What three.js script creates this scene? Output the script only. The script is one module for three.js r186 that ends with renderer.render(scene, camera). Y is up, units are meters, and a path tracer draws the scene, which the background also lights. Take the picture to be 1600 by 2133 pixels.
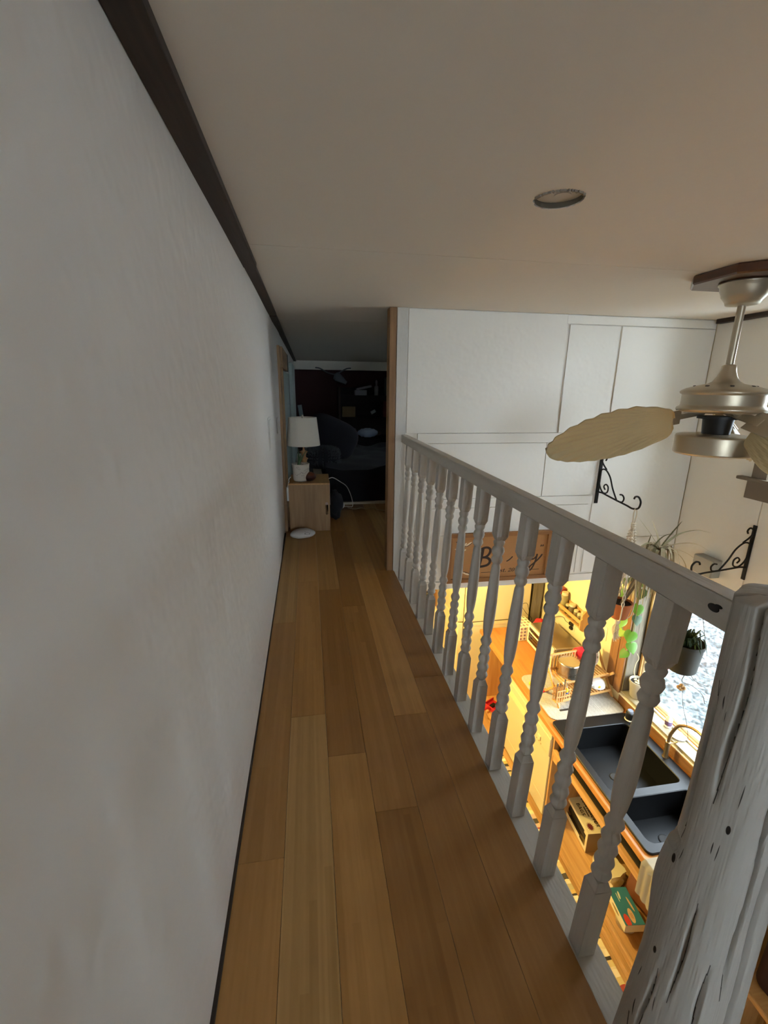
import * as THREE from 'three';
import { RoundedBoxGeometry } from 'three/addons/geometries/RoundedBoxGeometry.js';
import { RectAreaLightUniformsLib } from 'three/addons/lights/RectAreaLightUniformsLib.js';
import { mergeGeometries, mergeVertices } from 'three/addons/utils/BufferGeometryUtils.js';
RectAreaLightUniformsLib.init();

// ------------------------------------------------------------------ camera, sky, exposure
// The origin is the photographer's eye; the loft floor lies 1.3 m below it.
const scene = new THREE.Scene();
const camera = new THREE.PerspectiveCamera(97.8, 1600 / 2133, 0.03, 200);
camera.rotation.order = 'YXZ';
camera.rotation.set(-0.27092, -0.16649, 0.01118);
scene.add(camera);
scene.background = new THREE.Color().setRGB(0.76, 0.89, 1.0);
scene.backgroundIntensity = 23.0;
const renderer = new THREE.WebGLRenderer({ antialias: true });
renderer.toneMapping = THREE.LinearToneMapping;
renderer.toneMappingExposure = 0.97;
renderer.shadowMap.enabled = true;
renderer.shadowMap.type = THREE.PCFSoftShadowMap;
const KITCHEN_LIGHT = 17, KITCHEN_COLOR = [1.0, 0.75, 0.25];

// ------------------------------------------------------------------ helpers
let seed = 7;
const rnd = () => { seed = (seed + 0x6D2B79F5) | 0; let t = Math.imul(seed ^ (seed >>> 15), 1 | seed); t = (t + Math.imul(t ^ (t >>> 7), 61 | t)) ^ t; return ((t ^ (t >>> 14)) >>> 0) / 4294967296; };
const rr = (a, b) => a + (b - a) * rnd();
const V = (x, y, z) => new THREE.Vector3(x, y, z);
const used = {};
const numbered = (n) => { const k = used[n] = (used[n] ?? -1) + 1; return k ? `${n}_${String(k).padStart(3, '0')}` : n; };
function shadows(o) { o.castShadow = true; o.receiveShadow = true; return o; }
function thing(name, label, category, [x, y, z] = [0, 0, 0], turn = 0, group) {
  const o = new THREE.Group(); o.name = numbered(name); scene.add(o);
  o.position.set(x, y, z); o.rotation.y = turn; o.userData = { label, category };
  if (group) o.userData.group = group;
  return o;
}
function part(name, geo, m, parent, label) {
  const o = shadows(new THREE.Mesh(geo, m)); o.name = parent === scene ? numbered(name) : name;
  if (parent !== scene) { const k = `${parent.uuid}/${name}`; const n = used[k] = (used[k] ?? -1) + 1; if (n) o.name = `${name}_${String(n).padStart(3, '0')}`; }
  if (label) o.userData.label = label;
  parent.add(o); return o;
}
function tag(o, label, category, group) { o.userData.label = label; o.userData.category = category; if (group) o.userData.group = group; return o; }
function single(name, label, category, geo, m, pos = [0, 0, 0], turn = 0, group) {
  const o = part(name, geo, m, scene); o.position.set(...pos); o.rotation.y = turn; return tag(o, label, category, group);
}
function struct(name, label) { const g = new THREE.Group(); g.name = numbered(name); g.userData = { kind: 'structure', label }; scene.add(g); return g; }
// box from its two corners
function bx(x0, y0, z0, x1, y1, z1, r = 0) {
  const w = Math.abs(x1 - x0), h = Math.abs(y1 - y0), d = Math.abs(z1 - z0);
  const g = r ? new RoundedBoxGeometry(w, h, d, 1, Math.min(r, w * .49, h * .49, d * .49)) : new THREE.BoxGeometry(w, h, d);
  g.translate((x0 + x1) / 2, (y0 + y1) / 2, (z0 + z1) / 2); return g;
}
// uv in metres, v along the grain axis
function grain(g, axis = 'z', ou = 0, ov = 0) {
  g = g.index ? g.toNonIndexed() : g; const p = g.attributes.position, n = g.attributes.normal, uv = new Float32Array(p.count * 2);
  const K = { x: 0, y: 1, z: 2 }, gx = K[axis], P = [0, 0, 0];
  for (let i = 0; i < p.count; i++) {
    const N = [Math.abs(n.getX(i)), Math.abs(n.getY(i)), Math.abs(n.getZ(i))]; P[0] = p.getX(i); P[1] = p.getY(i); P[2] = p.getZ(i);
    const d = N[0] >= N[1] && N[0] >= N[2] ? 0 : N[1] >= N[2] ? 1 : 2; const o = [0, 1, 2].filter((k) => k !== d);
    const vk = o.includes(gx) ? gx : o[1], uk = o.find((k) => k !== vk); uv[2 * i] = P[uk] + ou; uv[2 * i + 1] = P[vk] + ov;
  }
  g.setAttribute('uv', new THREE.BufferAttribute(uv, 2)); return g;
}
function merge(list) {
  const l = list.map((g) => { const q = g.index ? g.toNonIndexed() : g.clone(); for (const k of Object.keys(q.attributes)) if (!['position', 'normal', 'uv'].includes(k)) q.deleteAttribute(k); if (!q.attributes.uv) q.setAttribute('uv', new THREE.BufferAttribute(new Float32Array(q.attributes.position.count * 2), 2)); return q; });
  return mergeGeometries(l);
}
const lathe = (pts, seg = 32) => new THREE.LatheGeometry(pts.map(([r, y]) => new THREE.Vector2(r, y)), seg);
const cyl = (r0, r1, h, x = 0, y = 0, z = 0, seg = 24) => new THREE.CylinderGeometry(r0, r1, h, seg).translate(x, y, z);
function tube(pts, r = .005, seg = 40, rad = 8, closed = false) {
  return new THREE.TubeGeometry(new THREE.CatmullRomCurve3(pts.map((p) => V(...p)), closed, 'centripetal'), seg, r, rad, closed);
}
function prism(pts, depth, bevel = 0, holes = []) {            // an outline in x,y extruded along +z
  const s = new THREE.Shape(pts.map(([x, y]) => new THREE.Vector2(x, y)));
  for (const h of holes) s.holes.push(new THREE.Path(h.map(([x, y]) => new THREE.Vector2(x, y))));
  return new THREE.ExtrudeGeometry(s, { depth, bevelEnabled: bevel > 0, bevelThickness: bevel, bevelSize: bevel, bevelSegments: 1, curveSegments: 12 });
}
function roundRect(x0, y0, x1, y1, r, n = 6) {
  const out = []; for (const [cx, cy, a] of [[x1 - r, y0 + r, -Math.PI / 2], [x1 - r, y1 - r, 0], [x0 + r, y1 - r, Math.PI / 2], [x0 + r, y0 + r, Math.PI]])
    for (let k = 0; k <= n; k++) out.push([cx + r * Math.cos(a + k / n * Math.PI / 2), cy + r * Math.sin(a + k / n * Math.PI / 2)]);
  return out;
}
// periodic value noise
function noise2(n, s) {
  const g = new Float32Array(n * n); let q = s | 0; for (let i = 0; i < g.length; i++) { q = (Math.imul(q, 1664525) + 1013904223) | 0; g[i] = (q >>> 0) / 4294967296; }
  return (x, y) => { const xi = Math.floor(x), yi = Math.floor(y), fx = x - xi, fy = y - yi, u = fx * fx * (3 - 2 * fx), v = fy * fy * (3 - 2 * fy), m = (k) => ((k % n) + n) % n, a = m(xi), b = m(xi + 1), c = m(yi) * n, d = m(yi + 1) * n; return (g[c + a] * (1 - u) + g[c + b] * u) * (1 - v) + (g[d + a] * (1 - u) + g[d + b] * u) * v; };
}
function dataTex(w, h, fn, srgb, rx = 1, ry = 1) {
  const a = new Uint8Array(w * h * 4); for (let y = 0; y < h; y++) for (let x = 0; x < w; x++) { const c = fn(x / w, y / h), i = 4 * (y * w + x); a[i] = c[0]; a[i + 1] = c[1]; a[i + 2] = c[2]; a[i + 3] = 255; }
  const t = new THREE.DataTexture(a, w, h); t.wrapS = t.wrapT = THREE.MirroredRepeatWrapping; t.magFilter = THREE.LinearFilter; t.minFilter = THREE.LinearMipmapLinearFilter; t.generateMipmaps = true; t.repeat.set(rx, ry);
  if (srgb) t.colorSpace = THREE.SRGBColorSpace; t.needsUpdate = true; return t;
}
function canvasTex(w, h, draw) {
  const c = document.createElement('canvas'); c.width = w; c.height = h; draw(c.getContext('2d'), w, h);
  const t = new THREE.CanvasTexture(c); t.colorSpace = THREE.SRGBColorSpace; return t;
}
const hex = (c) => [(c >> 16) & 255, (c >> 8) & 255, c & 255];
function woodTex(light, dark, { w = 256, h = 512, bands = 26, s = 3, size = [0.35, 0.9], strips = 0, blotch = .35 } = {}) {
  const a = hex(light), b = hex(dark), n1 = noise2(64, s), n2 = noise2(64, s + 9), n3 = noise2(64, s + 31);
  return dataTex(w, h, (u, v) => {
    const wob = n2(u * 4, v * 4) * 1.2; let t = .5 * n1(u * bands + wob, v * 3) + .25 * n1(u * 64, v * 8 + 5) + blotch * n3(u * 4, v * 2);
    if (strips) { const k = Math.floor(u * strips); t = .45 * t + .55 * n3(k * 7 + .5, Math.floor(v * 2 + n3(k * 3 + .5, .5) * 2) * 5 + .5) + .1 * n1(u * 64, v * 64); }
    t = Math.min(1, Math.max(0, t)); return [0, 1, 2].map((i) => a[i] + (b[i] - a[i]) * t);
  }, true, 1 / size[0], 1 / size[1]);
}
function grainBump(s = 5, bands = 40) { const n = noise2(64, s); return dataTex(256, 256, (u, v) => { const t = 255 * (.6 * n(u * bands, v * 3) + .4 * n(u * 64, v * 16)); return [t, t, t]; }, false, 1 / .35, 1 / .9); }
const M = (color, roughness = .7, o = {}) => new THREE.MeshPhysicalMaterial({ color, roughness, ...o });
const nPl = noise2(64, 3), nPl2 = noise2(64, 8);
const plasterBump = dataTex(512, 512, (u, v) => { const t = 255 * (.5 * nPl(u * 8, v * 8) + .3 * nPl2(u * 32, v * 32) + .2 * nPl(u * 64 + 3, v * 64)); return [t, t, t]; }, false, 1 / 1.2, 1 / 1.2);
const paintBump = dataTex(256, 256, (u, v) => { const t = 255 * (.5 * nPl(u * 16, v * 6) + .5 * nPl2(u * 64, v * 24)); return [t, t, t]; }, false, 1 / .3, 1 / .6);
const bumpW = grainBump();
// ------------------------------------------------------------------ materials
const WALL = M(0xe4e1dc, .62, { bumpMap: plasterBump, bumpScale: .006 });
const WALL2 = M(0xe7e3da, .65, { bumpMap: plasterBump, bumpScale: .003 });
const CEIL = M(0xe0dacf, .75, { bumpMap: plasterBump, bumpScale: .002 });
const KWALL = M(0xdccfa8, .6, { bumpMap: plasterBump, bumpScale: .002 });
const DARKWOOD = M(0xffffff, .6, { map: woodTex(0x3d2719, 0x1c110b, { s: 21 }), bumpMap: bumpW, bumpScale: .001 });
const JAMB = M(0xffffff, .6, { map: woodTex(0x9a744b, 0x6b4a2b, { s: 41 }), bumpMap: bumpW, bumpScale: .001 });
const PINE = M(0xffffff, .5, { map: woodTex(0xd8ab6c, 0xb07f45, { s: 51, bands: 18 }), bumpMap: bumpW, bumpScale: .0006 });
const CASING = M(0xffffff, .55, { map: woodTex(0xb08e62, 0x7c5a36, { s: 57, bands: 18 }), bumpMap: bumpW, bumpScale: .0006 });
const BLOCK = M(0xffffff, .35, { map: woodTex(0xd3974f, 0xa2642b, { s: 61, strips: 8, size: [.36, 1.1] }) });
const BAMBOO = [0, 1, 2, 3, 4].map((k) => M([0xffffff, 0xf2e6d8, 0xe4d2bc, 0xfff2e0, 0xd6c2aa][k], .38, { map: woodTex(0xc49c66, 0x98713c, { s: 71 + k * 5, w: 256, h: 1024, strips: 16, bands: 40, size: [.34, 1.9] }), bumpMap: bumpW, bumpScale: .0004 }));
const PALEWOOD = M(0xffffff, .75, { map: woodTex(0xa59c88, 0x7c745f, { s: 87, bands: 14 }), bumpMap: bumpW, bumpScale: .001 });
const GREYWOOD = M(0xffffff, .8, { map: woodTex(0x857a64, 0x50483a, { s: 81, bands: 14 }), bumpMap: bumpW, bumpScale: .003 });
const BROWNWOOD = M(0xffffff, .6, { map: woodTex(0xa87844, 0x6d4724, { s: 83, bands: 14 }), bumpMap: bumpW, bumpScale: .002 });
const TAUPE = M(0x6b5d4c, .55, { bumpMap: paintBump, bumpScale: .001 });
const RAIL = M(0xc9c5bd, .5, { bumpMap: paintBump, bumpScale: .0015 });
const WHITEPAINT = M(0xdcd8cf, .45, { bumpMap: paintBump, bumpScale: .001 });
const VINYL = M(0xf1f3f2, .35);
const IRON = M(0x0d0b0a, .5, { metalness: .4 });
const BLACK = M(0x0a0a0b, .55);
const NICKEL = M(0xb9ae98, .38, { metalness: .75 });
const STEEL = M(0xa79a86, .35, { metalness: .9 });
const CREAM = M(0xeadfc4, .4);
const APPLIANCE = M(0xcdbf94, .35, { clearcoat: .3 });
const ROPE = M(0xd8cdb8, .9);
const LEAF = M(0x4c7a1c, .5, { transmission: .12, thickness: 0, side: THREE.DoubleSide });
const LEAF2 = M(0x8aad28, .5, { transmission: .2, thickness: 0, side: THREE.DoubleSide });
const LEAFDARK = M(0x2e4527, .6, { side: THREE.DoubleSide });
const LEAFDRY = M(0xb9ab8b, .7, { side: THREE.DoubleSide });
const SOIL = M(0x1d130c, .95);
const GLASS = M(0xffffff, .03, { transmission: 1, thickness: 0, ior: 1.5 });
const WHITEWARE = M(0xe9e6df, .25, { clearcoat: .4 });

const E = -1.3, C = .495, ZF = -3.018, XL = -.25, XR = 2.93, KF = -4.05, KC = -1.48, CT = -2.96, FR = 4.2;
// ================================================================== THE SETTING
// ---- loft floor: walkway and bedroom, laid with bamboo planks
{
  const f = struct('floor', 'bamboo plank floor of the loft walkway and bedroom');
  part('subfloor', merge([bx(XL, KC, FR, .585, E - .014, -3.1), bx(XL, KC, -3.1, XR, E - .014, -9.3)]), WHITEPAINT, f);
  const pw = .1392, ends = [[-1.0, -2.35, -3.9, -5.0], [.4, -1.571, -2.9, -4.4], [.9, -1.346, -2.75, -4.7], [-.2, -1.1, -2.5, -4.0], [.7, -1.516, -3.2, -4.75], [.1, -1.75, -3.0, -4.5]];
  for (let i = 0; i < 6; i++) {
    const x0 = XL + i * pw, x1 = x0 + pw, cuts = [FR, ...ends[i].filter((z) => z > -5 && z < FR), -5.0];
    for (let k = 0; k < cuts.length - 1; k++) {
      if (cuts[k] - cuts[k + 1] < .02) continue;
      const g = bx(x0 + .0004, E - .014, cuts[k] - .0004, x1 - .0004, E + rr(-.0003, .0003), cuts[k + 1] + .0004, .0005);
      part('plank', grain(g, 'z', rr(0, 3), rr(0, 3)), BAMBOO[Math.floor(rnd() * 5)], f);
    }
  }
  for (let i = 0; i < 17; i++) { const x0 = .5852 + i * pw; part('plank', grain(bx(x0 + .0006, E - .014, -3.125, Math.min(x0 + pw - .0006, XR), E, -5.0, .0012), 'z', rr(0, 3), rr(0, 3)), BAMBOO[i % 5], f); }
  part('walkway_edge', bx(.585, KC, FR, .64, E - .02, ZF), RAIL, f);
}
// ---- lower floor
{
  const f = struct('kitchen_floor', 'pale wood floor of the kitchen below');
  part('subfloor', bx(XL - .1, KF - .12, FR, XR + .2, KF - .012, -5.8), WHITEPAINT, f);
  for (let i = 0; i < 16; i++) part('plank', grain(bx(XL + i * .2 + .001, KF - .012, FR, XL + (i + 1) * .2 - .001, KF, -5.7, .002), 'z', rr(0, 3), rr(0, 3)), PINE, f);
}
// ---- walls
{
  const w = struct('wall_left', 'white plastered wall along the walkway');
  // gently wavy plaster surface on the walkway side
  const g = new THREE.PlaneGeometry(6.6, 1.795, 160, 44), p = g.attributes.position, n1 = noise2(32, 77), n2 = noise2(32, 78);
  for (let i = 0; i < p.count; i++) { const x = p.getX(i), y = p.getY(i), far = THREE.MathUtils.smoothstep(x, 1.0, 2.6); p.setZ(i, (n1(x * 1.3 + 9, y * 1.1 + 4) - .5) * .010 + far * (n2(x * 5 + 8, y * 2.2 + 3) - .5) * .011); }
  g.computeVertexNormals(); g.rotateY(Math.PI / 2).translate(XL + .004, E + 1.795 / 2, -1.7);
  part('plaster_face', grain(g, 'y'), WALL, w);
  part('wall_body', grain(bx(XL - .16, KF - .12, FR, XL, C + .1, -9.3), 'y'), WALL, w);
}
{
  const w = struct('wall_far', 'white panelled wall above the kitchen opening');
  part('wall_body', grain(bx(.575, KC, ZF - .012, XR, C, -3.125), 'y'), WALL2, w);
  const P = (x0, y0, x1, y1, t = .009) => part('panel', grain(bx(x0, y0, ZF - .012, x1, y1, ZF - .012 + t, .0015), 'y'), WALL2, w);
  const R = (x0, y0, x1, y1) => part('panel_rail', grain(bx(x0, y0, ZF - .012, x1, y1, ZF - .0005, .0015), 'x'), WALL2, w);
  P(.655, -.298, 1.757, C - .004); P(1.781, -.298, 2.156, .43); P(2.178, -.298, XR - .01, .43); P(1.757, .434, XR - .01, C - .004, .0095);
  P(.735, -.77, 1.70, -.37); P(1.704, -.77, 2.108, -.37); P(2.13, -1.125, XR - .01, -.302);
  R(.735, -.368, 2.125, -.3); R(.735, -.84, 2.125, -.772);
  P(.735, -1.05, 2.098, -.843); P(.735, -1.415, 2.05, -1.052); R(2.0, -1.135, 2.125, -1.054); P(2.056, -1.405, 2.093, -1.138); P(2.115, -1.405, XR - .01, -1.13);
  R(.655, KC, XR, -1.42); part('end_trim', grain(bx(.578, KC, ZF - .012, .648, C - .002, ZF + .006, .002), 'y'), RAIL, w);
}
{
  // right wall with an upper window and the deep kitchen window; outline in (x = -z, y)
  const w = struct('wall_right', 'white wall with the kitchen window below and a loft window above');
  const outline = [[-FR, KF - .12], [9.3, KF - .12], [9.3, C + .1], [-FR, C + .1]];
  const kw = [[1.5, -2.842], [1.5, -1.62], [3.31, -1.62], [3.31, -2.842]], uw = [[1.82, -.55], [1.82, .36], [2.44, .36], [2.44, -.55]], bw = [[5.4, -.4], [5.4, .2], [6.0, .2], [6.0, -.4]];
  const g = prism(outline, .22, 0, [kw, uw, bw]).rotateY(Math.PI / 2).translate(XR, 0, 0);
  part('wall_body', grain(g, 'y'), KWALL, w);
  part('wall_panel', grain(bx(XR - .007, KC - .01, ZF, XR, C - .03, -2.402, .0015), 'y'), WALL2, w);
  part('wall_panel', grain(prism([[1.2, KC - .01], [2.396, KC - .01], [2.396, C - .03], [1.2, C - .03]], .004, 0, [uw.map(([a, b]) => [Math.min(a, 2.39), b])]).rotateY(Math.PI / 2).translate(XR - .0042, 0, 0), 'y'), WALL2, w);
  for (let i = 0; i < 26; i++) part('added_dark_board', grain(bx(XR - .02, KF, -1.198 + i * .2, XR - .001, C - .03, -1.002 + i * .2, .003), 'y', rr(0, 2), rr(0, 2)), DARKWOOD, w);  // out-of-view dark boards, added to cut light bouncing off the near wall
  // deep timber lining of the kitchen window
  part('sill_board', grain(bx(XR - .012, -2.8415, -1.502, XR + .149, -2.8195, -3.308, .003), 'z'), PALEWOOD, w);
}
{
  const w = struct('wall_back', 'back walls of the kitchen and the bedroom');
  part('wall_body', grain(bx(XL, KF, -5.7, XR, KC, -5.85), 'y'), KWALL, w);
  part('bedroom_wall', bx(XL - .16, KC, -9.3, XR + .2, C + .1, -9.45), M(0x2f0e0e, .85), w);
  part('crown_board', bx(XL, C - .165, -9.22, XR, C, -9.3, .004), WALL2, w);
}
{
  const w = struct('wall_front', 'wall of the living room behind the walkway');
  part('wall_body', grain(prism([[XL - .16, KF - .12], [XR + .22, KF - .12], [XR + .22, C + .1], [XL - .16, C + .1]], .16, 0, [[[-.15, -.9], [-.15, .38], [1.15, .38], [1.15, -.9]]]).translate(0, 0, FR), 'y'), DARKWOOD, w);
}
{
  const c = struct('ceiling', 'flat white panelled ceiling with a hole cut in it');
  const hole = []; for (let k = 0; k < 44; k++) { const a = k / 44 * Math.PI * 2, r = .066 + .0035 * Math.sin(k * 2.7) * rnd() + (k > 17 && k < 27 ? rr(-.004, .007) : 0); hole.push([.687 + r * Math.cos(a), 1.295 + r * Math.sin(a)]); }
  const slab = (z0, z1, holes = []) => { const g = prism([[XL, z0], [XR, z0], [XR, z1], [XL, z1]], .022, 0, holes); g.rotateX(-Math.PI / 2).translate(0, C, 0); return grain(g, 'x'); };
  part('ceiling_panel', slab(-FR, 1.868, [hole]), CEIL, c); part('ceiling_panel', slab(1.872, 3.727), CEIL, c); part('ceiling_panel', slab(3.732, 6.4), CEIL, c); part('ceiling_panel', slab(6.402, 9.3), CEIL, c);
  part('ceiling_backing', bx(XL - .16, C + .06, FR, XR + .2, C + .2, -9.3), CEIL, c);
  part('light_opening_cover', merge([cyl(.0655, .0655, .006, .689, C + .017, -1.297, 40), cyl(.022, .022, .004, .70, C + .0135, -1.30, 24)]), M(0xc4c3bf, .6), c, 'grey round cover plate set up inside the ceiling hole');
  part('edge_shade_ring', new THREE.CylinderGeometry(.0615, .0615, .016, 44, 1, true).translate(.687, C + .009, -1.295), M(0x6b6456, .95, { side: THREE.DoubleSide }), c, 'ring on the cut edge of the hole, coloured dark in place of shade');  // added ring; its dark colour stands in for shade inside the hole
  part('torn_edge', merge(Array.from({ length: 16 }, (_, k) => { const a = 3.3 + k * .14; return bx(-.004, -.006, -.002, rr(.003, .008), .003, .002).rotateY(rr(0, 3)).translate(.687 + .067 * Math.cos(a), C + .001, -1.295 - .067 * Math.sin(a)); })), M(0x8d8578, .9), c);
}
// dark board along the wall top, in four lengths
for (const [z0, z1, w, dy] of [[FR, -2.12, .058, 0], [-2.125, -3.45, .052, .004], [-3.455, -3.78, .05, 0], [-3.785, -9.22, .05, .002]]) {
  const o = part('trim', grain(bx(XL + .002, C - .022 + dy, z0, XL + w, C, z1, .002), 'z', rr(0, 2), rr(0, 2)), DARKWOOD, scene); o.userData = { kind: 'structure', label: 'dark brown board along the top of the left wall' };
}
{ const o = part('trim', grain(bx(XR - .05, C - .03, FR, XR - .008, C, -2.99, .002), 'z'), DARKWOOD, scene); o.userData = { kind: 'structure', label: 'dark brown board along the top of the right wall' }; }
{ const o = part('trim', grain(bx(.53, E, ZF + .004, .577, C - .001, -3.11, .003), 'y'), JAMB, scene); o.userData = { kind: 'structure', label: 'bare brown wooden jamb at the bedroom opening' }; }
{ const o = part('baseboard_left', bx(XL, E, FR, XL + .012, E + .012, -3.98, .002), M(0x2b2019, .8), scene); o.userData = { kind: 'structure', label: 'dark strip at the foot of the left wall' }; }
// door on the left wall beyond the switch
{
  const d = struct('door_1', 'pale grey door with a wooden casing in the left wall');
  part('casing_side', grain(bx(XL, E, -4.05, XL + .028, .335, -4.17, .003), 'y'), CASING, d);
  part('casing_side', grain(bx(XL, E, -4.19, XL + .035, .16, -4.215, .003), 'y'), CASING, d); part('casing_side', grain(bx(XL, E, -4.25, XL + .04, .16, -4.29, .003), 'y'), CASING, d);
  part('casing_head', grain(bx(XL + .002, .16, -4.172, XL + .045, .335, -5.1, .003), 'z'), CASING, d); part('casing_end', bx(XL + .003, .16, -5.1, XL + .047, .335, -5.3, .003), M(0x3b4447, .7), d);
  part('door_panel', bx(XL, E, -4.3, XL + .02, .155, -6.0, .002), M(0x8d9a97, .6), d); part('door_panel', bx(XL + .02, E + .3, -6.1, XL + .06, .3, -7.4, .004), M(0x96a29f, .6), d);
}
// ---- upper window, right wall
function sash(name, parent, x, z0, z1, y0, y1, t, m) {
  part(name, merge([bx(x, y0, z0, x + .045, y1, z0 - t, .003), bx(x, y0, z1 + t, x + .045, y1, z1, .003), bx(x, y0, z0 - t, x + .045, y0 + t, z1 + t, .003), bx(x, y1 - t, z0 - t, x + .045, y1, z1 + t, .003)]), m, parent);
  part('pane', bx(x + .02, y0 + t, z0 - t, x + .024, y1 - t, z1 + t), GLASS, parent);
}
{
  const w = struct('window_1', 'loft window with taupe trim and a projecting stool');
  sash('window_frame', w, XR + .12, -1.82, -2.44, -.55, .36, .05, VINYL);
  part('window_trim', grain(bx(XR - .022, -.55, -2.40, XR - .004, .36, -2.502, .003), 'y'), TAUPE, w); part('window_trim', bx(XR - .022, .36, -1.72, XR - .004, .46, -2.502, .003), TAUPE, w); part('window_trim', bx(XR - .022, -.55, -1.72, XR - .004, .36, -1.82, .003), TAUPE, w);
  part('window_stool', bx(XR - .05, -.572, -1.68, XR + .12, -.55, -2.585, .006), TAUPE, w); part('window_apron', bx(XR - .022, -.692, -1.71, XR - .004, -.572, -2.524, .003), TAUPE, w);
}
{
  const w = struct('window_2', 'kitchen window in a deep timber-lined opening over the sink');
  sash('window_frame', w, XR + .15, -1.5, -3.31, -2.842, -1.62, .075, VINYL);
  part('jamb_board', grain(bx(XR - .004, -2.82, -3.31, XR + .15, -1.6, -3.295, .003), 'y'), GREYWOOD, w); part('jamb_strip', grain(bx(XR + .125, -2.82, -3.285, XR + .15, -1.6, -3.262, .003), 'y'), PINE, w);
  part('stop_strip', grain(bx(XR + .12, -2.82, -1.5, XR + .148, -2.795, -3.26, .003), 'z'), PINE, w); part('stop_strip', bx(XR + .098, -2.82, -1.5, XR + .118, -2.806, -3.28, .003), CREAM, w);
  part('casing_board', grain(bx(XR - .024, -2.86, -3.31, XR - .001, -1.6, -3.405, .004), 'y'), BROWNWOOD, w); part('casing_board', grain(bx(XR - .016, -2.86, -3.42, XR - .001, -2.1, -3.53, .004), 'y'), BROWNWOOD, w);
  part('apron_board', grain(bx(XR - .02, -2.952, -1.5, XR - .001, -2.862, -3.31, .004), 'z'), BROWNWOOD, w); part('apron_strip', bx(XR - .026, -2.858, -1.5, XR - .002, -2.846, -3.31, .002), CREAM, w);
}
{ const w = struct('window_4', 'living room window in the wall behind the photographer'); part('pane', bx(-.15, -.9, FR + .06, 1.15, .38, FR + .064), GLASS, w); part('window_frame', merge([bx(-.15, -.9, FR + .04, -.1, .38, FR + .09), bx(1.1, -.9, FR + .04, 1.15, .38, FR + .09), bx(-.1, -.9, FR + .04, 1.1, -.85, FR + .09), bx(-.1, .33, FR + .04, 1.1, .38, FR + .09)]), VINYL, w); }
{ const w = struct('window_3', 'small bedroom window in the right wall'); sash('window_frame', w, XR + .12, -5.4, -6.0, -.4, .2, .04, VINYL); }
// ---- outdoors: gravel yard, a kerb log and far pale ground
{
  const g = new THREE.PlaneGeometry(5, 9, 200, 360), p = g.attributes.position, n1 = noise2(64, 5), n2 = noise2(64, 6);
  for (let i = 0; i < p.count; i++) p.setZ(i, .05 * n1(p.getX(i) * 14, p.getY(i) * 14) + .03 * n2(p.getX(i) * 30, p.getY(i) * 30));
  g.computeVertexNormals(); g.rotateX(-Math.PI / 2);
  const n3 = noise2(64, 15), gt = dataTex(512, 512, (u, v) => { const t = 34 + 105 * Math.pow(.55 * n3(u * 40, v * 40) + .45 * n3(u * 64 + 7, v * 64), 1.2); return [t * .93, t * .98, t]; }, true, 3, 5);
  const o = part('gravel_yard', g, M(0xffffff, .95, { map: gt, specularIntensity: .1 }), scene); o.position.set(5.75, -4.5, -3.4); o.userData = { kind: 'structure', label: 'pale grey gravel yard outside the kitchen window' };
  const far = part('ground', bx(8.2, -4.62, 6, 40, -4.5, -40), M(0x6a7072, .95, { specularIntensity: .1 }), scene); far.userData = { kind: 'structure', label: 'pale ground beyond the gravel' };
  single('kerb_log', 'long grey log lying along the far side of the gravel yard', 'log', grain(new THREE.CylinderGeometry(.14, .15, 9, 14).rotateX(Math.PI / 2), 'z'), GREYWOOD, [8.1, -4.36, -4]);
}
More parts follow.
